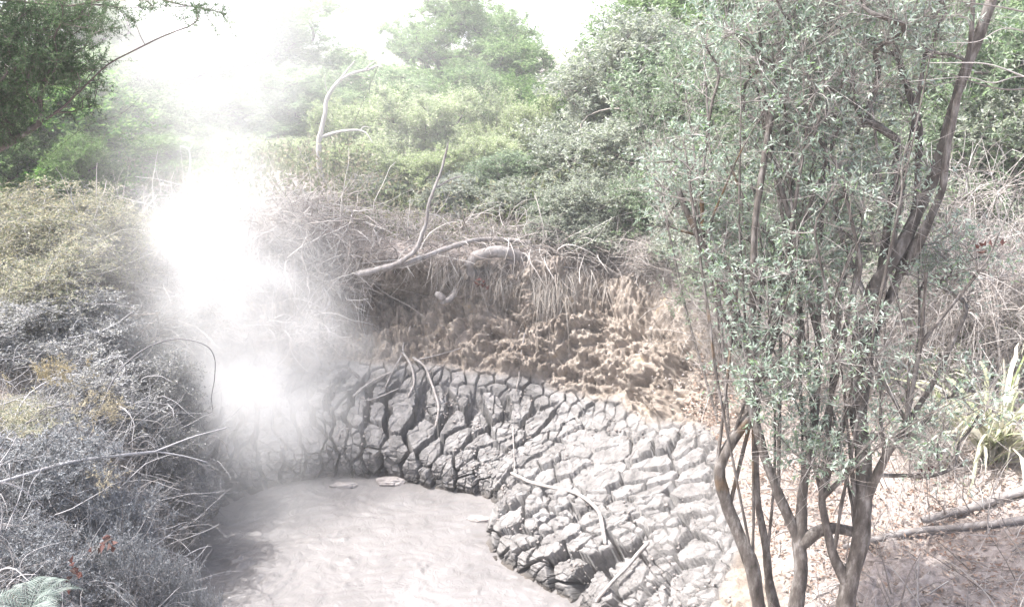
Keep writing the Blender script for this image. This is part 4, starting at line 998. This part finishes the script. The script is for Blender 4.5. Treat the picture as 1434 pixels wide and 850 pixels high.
# ------------------------------------------------------------------ steam and haze
def steam():
    x0, x1, y0, y1, z0, z1 = -8.4, 1.8, 6.8, 15.4, -.6, 7.6
    nt = bpy.data.node_groups.new('steam_density', 'GeometryNodeTree'); N, L = nt.nodes, nt.links
    nt.interface.new_socket('Geometry', in_out='INPUT', socket_type='NodeSocketGeometry')
    nt.interface.new_socket('Geometry', in_out='OUTPUT', socket_type='NodeSocketGeometry')
    def mth(op, a, b=None, c=None, clamp=False):
        n = N.new('ShaderNodeMath'); n.operation = op; n.use_clamp = clamp
        for i, q in enumerate((a, b, c)):
            if q is None: continue
            if isinstance(q, (int, float)): n.inputs[i].default_value = q
            else: L.new(q, n.inputs[i])
        return n.outputs[0]
    tc = N.new('GeometryNodeInputPosition'); sep = N.new('ShaderNodeSeparateXYZ')
    nz = N.new('ShaderNodeTexNoise'); nz.inputs['Scale'].default_value = .75; nz.inputs['Detail'].default_value = 4; nz.inputs['Roughness'].default_value = .55
    L.new(tc.outputs[0], nz.inputs['Vector']); 
    nz2 = N.new('ShaderNodeTexNoise'); nz2.inputs['Scale'].default_value = 1.7; nz2.inputs['Detail'].default_value = 5; nz2.inputs['Roughness'].default_value = .6; nz2.inputs['Distortion'].default_value = .9
    L.new(tc.outputs[0], nz2.inputs['Vector'])
    va = N.new('ShaderNodeVectorMath'); va.operation = 'SUBTRACT'; L.new(nz.outputs['Color'], va.inputs[0]); va.inputs[1].default_value = (.5, .5, .5)
    vs_ = N.new('ShaderNodeVectorMath'); vs_.operation = 'SCALE'; vs_.inputs['Scale'].default_value = 2.0; L.new(va.outputs[0], vs_.inputs[0])
    vb = N.new('ShaderNodeVectorMath'); vb.operation = 'ADD'; L.new(tc.outputs[0], vb.inputs[0]); L.new(vs_.outputs[0], vb.inputs[1]); L.new(vb.outputs[0], sep.inputs[0])
    X, Y, Z = sep.outputs
    def curve(pts):
        fc = N.new('ShaderNodeFloatCurve'); c = fc.mapping.curves[0]
        for i, (a, b) in enumerate(pts):
            if i < 2: c.points[i].location = (a, b)
            else: c.points.new(a, b)
        fc.mapping.update(); L.new(mth('DIVIDE', Z, 7.0), fc.inputs['Value']); return fc.outputs[0]
    # axis x(z), y(z), radius(z)  (curves in 0..1, then scaled)
    cx = mth('MULTIPLY', curve([(0, .24), (1, .37), (.12, .27), (.3, .325), (.6, .34)]), -10)
    cy = mth('ADD', mth('MULTIPLY', curve([(0, .10), (1, .40), (.2, .17), (.5, .25)]), 10), 7.6)
    cr_ = mth('MULTIPLY', curve([(0, .22), (1, .50), (.10, .26), (.25, .26), (.45, .30), (.65, .38)]), 5)
    dx = mth('SUBTRACT', X, cx); dy = mth('SUBTRACT', Y, cy)
    d = mth('DIVIDE', mth('SQRT', mth('ADD', mth('MULTIPLY', dx, dx), mth('MULTIPLY', dy, dy))), cr_)
    core = mth('MULTIPLY', mth('SUBTRACT', 1.0, d), 1.6, clamp=True)
    core = mth('MULTIPLY', core, core)
    def blob(c, r, pw=1.0):
        ex = mth('DIVIDE', mth('SUBTRACT', X, c[0]), r[0]); ey = mth('DIVIDE', mth('SUBTRACT', Y, c[1]), r[1]); ez = mth('DIVIDE', mth('SUBTRACT', Z, c[2]), r[2])
        q = mth('SQRT', mth('ADD', mth('ADD', mth('MULTIPLY', ex, ex), mth('MULTIPLY', ey, ey)), mth('MULTIPLY', ez, ez)))
        return mth('MULTIPLY', mth('SUBTRACT', 1.0, q), pw, clamp=True)
    b1 = blob((-2.6, 9.2, .9), (1.5, 1.3, .95), 1.5)
    b2 = blob((-2.9, 12.4, 4.8), (4.3, 2.9, 3.2), 1.2)
    b3 = blob((-2.9, 8.2, .25), (1.5, 1.0, .6), 1.0)
    b4 = blob((-3.2, 9.6, 1.8), (1.6, 1.7, 1.9), 1.5)
    tot = mth('ADD', mth('ADD', mth('MULTIPLY', core, .75), mth('MULTIPLY', b1, 1.9)), mth('ADD', mth('ADD', mth('MULTIPLY', b2, .26), mth('MULTIPLY', b3, 2.2)), mth('MULTIPLY', b4, 1.4)))
    nn = mth('MULTIPLY', mth('SUBTRACT', nz2.outputs[0], .34), 4.0, clamp=True)
    nn = mth('ADD', mth('MULTIPLY', nn, .66), .24)
    dens = mth('MULTIPLY', mth('MULTIPLY', tot, nn), STEAM)
    # fade at the faces of the closed box
    pos = N.new('ShaderNodeSeparateXYZ'); L.new(tc.outputs[0], pos.inputs[0])
    for o_, a, b in ((pos.outputs[0], x0, x1), (pos.outputs[1], y0, y1), (pos.outputs[2], -.5, z1)):
        dens = mth('MULTIPLY', dens, mth('MULTIPLY', mth('MULTIPLY', mth('SUBTRACT', o_, a), 1.6, clamp=True), mth('MULTIPLY', mth('SUBTRACT', b, o_), 1.6, clamp=True)))
    vc = N.new('GeometryNodeVolumeCube'); vc.inputs['Min'].default_value = (x0, y0, z0); vc.inputs['Max'].default_value = (x1, y1, z1)
    for ax, n in (('X', 170), ('Y', 140), ('Z', 140)): vc.inputs['Resolution ' + ax].default_value = n
    L.new(dens, vc.inputs['Density'])
    m, mt_, MN, ML = new_mat('steam_vapour')
    pv = MN.new('ShaderNodeVolumePrincipled'); pv.inputs['Color'].default_value = (.995, .995, .995, 1); pv.inputs['Anisotropy'].default_value = .1; pv.inputs['Density'].default_value = 1.0
    mo = MN.new('ShaderNodeOutputMaterial'); ML.new(pv.outputs[0], mo.inputs['Volume'])
    sm = N.new('GeometryNodeSetMaterial'); sm.inputs['Material'].default_value = m; L.new(vc.outputs[0], sm.inputs[0])
    go = N.new('NodeGroupOutput'); L.new(sm.outputs[0], go.inputs[0])
    vd = bpy.data.volumes.new('steam'); ob = link('steam', vd, m); md = ob.modifiers.new('density', 'NODES'); md.node_group = nt
    tag(ob, 'white steam rising from the left side of the mud pool', 'steam', kind='stuff')
STEAM = .36
steam()
def haze():
    import bmesh
    bm = bmesh.new(); bmesh.ops.create_cube(bm, size=1); me = bpy.data.meshes.new('haze')
    for v in bm.verts: v.co = (v.co.x * 190, v.co.y * 190 + 3, (v.co.z + .5) * 10 - 1.6)
    bm.to_mesh(me); bm.free(); m, nt, N, L = new_mat('haze_air')
    pv = N.new('ShaderNodeVolumePrincipled'); pv.inputs['Color'].default_value = (.95, .97, 1, 1); pv.inputs['Density'].default_value = .0028; pv.inputs['Anisotropy'].default_value = .1
    o = N.new('ShaderNodeOutputMaterial'); L.new(pv.outputs[0], o.inputs['Volume'])
    tag(link('haze', me, m), 'thin pale haze of drifting vapour in the air', 'haze', kind='stuff')
haze()

# ------------------------------------------------------------------ light, sky, camera
SUN_EL, SUN_AZ = R(61), R(-84)     # azimuth measured from +Y (view direction), negative = left
sd_ = Vector((math.sin(SUN_AZ) * math.cos(SUN_EL), math.cos(SUN_AZ) * math.cos(SUN_EL), math.sin(SUN_EL)))
sl = bpy.data.lights.new('sun', 'SUN'); sl.energy = 4.2; sl.angle = R(.6); sl.color = (1, .985, .965)
so = bpy.data.objects.new('sun', sl); COL.objects.link(so); so.rotation_euler = (-sd_).to_track_quat('-Z', 'Y').to_euler(); so.location = (0, 0, 20)
w = bpy.data.worlds.new('World'); scene.world = w; w.use_nodes = True; nt = w.node_tree; nt.nodes.clear()
sk = nt.nodes.new('ShaderNodeTexSky'); sk.sky_type = 'NISHITA'; sk.sun_disc = False; sk.sun_elevation = SUN_EL; sk.sun_rotation = SUN_AZ
sk.air_density = 1.0; sk.dust_density = 6.0; sk.ozone_density = 1.0
bg = nt.nodes.new('ShaderNodeBackground'); bg.inputs[1].default_value = .15; wo = nt.nodes.new('ShaderNodeOutputWorld')
tcw = nt.nodes.new('ShaderNodeTexCoord'); sx = nt.nodes.new('ShaderNodeSeparateXYZ'); cb = nt.nodes.new('ShaderNodeCombineXYZ'); mxn = nt.nodes.new('ShaderNodeMath'); mxn.operation = 'MAXIMUM'; mxn.inputs[1].default_value = .06
nt.links.new(tcw.outputs['Generated'], sx.inputs[0]); nt.links.new(sx.outputs[0], cb.inputs[0]); nt.links.new(sx.outputs[1], cb.inputs[1]); nt.links.new(sx.outputs[2], mxn.inputs[0]); nt.links.new(mxn.outputs[0], cb.inputs[2]); nt.links.new(cb.outputs[0], sk.inputs[0])
cn = nt.nodes.new('ShaderNodeTexNoise'); cn.inputs['Scale'].default_value = 2.5; cn.inputs['Detail'].default_value = 5; nt.links.new(cb.outputs[0], cn.inputs['Vector'])
cz = nt.nodes.new('ShaderNodeMapRange'); cz.interpolation_type = 'SMOOTHSTEP'; cz.inputs['From Min'].default_value = .55; cz.inputs['From Max'].default_value = .12; nt.links.new(mxn.outputs[0], cz.inputs['Value'])
ca_ = nt.nodes.new('ShaderNodeMath'); ca_.operation = 'ADD'; ca_.inputs[1].default_value = .3; ca_.use_clamp = True; nt.links.new(cn.outputs[0], ca_.inputs[0])
cm_ = nt.nodes.new('ShaderNodeMath'); cm_.operation = 'MULTIPLY'; nt.links.new(cz.outputs[0], cm_.inputs[0]); nt.links.new(ca_.outputs[0], cm_.inputs[1])
cx_ = nt.nodes.new('ShaderNodeMix'); cx_.data_type = 'RGBA'; cx_.inputs[7].default_value = (5.5, 5.6, 5.8, 1); nt.links.new(cm_.outputs[0], cx_.inputs[0]); nt.links.new(sk.outputs[0], cx_.inputs[6])
nt.links.new(cx_.outputs[2], bg.inputs[0]); nt.links.new(bg.outputs[0], wo.inputs[0])
cam = bpy.data.cameras.new('camera'); cam.sensor_width = 36; cam.lens = 36 * FPX / 1434; cam.clip_end = 500; cam.clip_start = .05
co = bpy.data.objects.new('camera', cam); COL.objects.link(co); co.location = (0, 0, H); co.rotation_euler = (R(90) - PITCH, 0, 0); scene.camera = co
vs2 = scene.view_settings; vs2.view_transform = 'Standard'; vs2.look = 'None'; vs2.exposure = 1.5; vs2.gamma = 1
scene.render.engine = 'CYCLES'; c = scene.cycles; c.use_denoising = True
c.max_bounces = 8; c.diffuse_bounces = 3; c.glossy_bounces = 2; c.transmission_bounces = 4; c.volume_bounces = 6; c.transparent_max_bounces = 96
c.volume_step_rate = 1.0; c.volume_max_steps = 128; c.use_adaptive_sampling = True; c.adaptive_threshold = .03
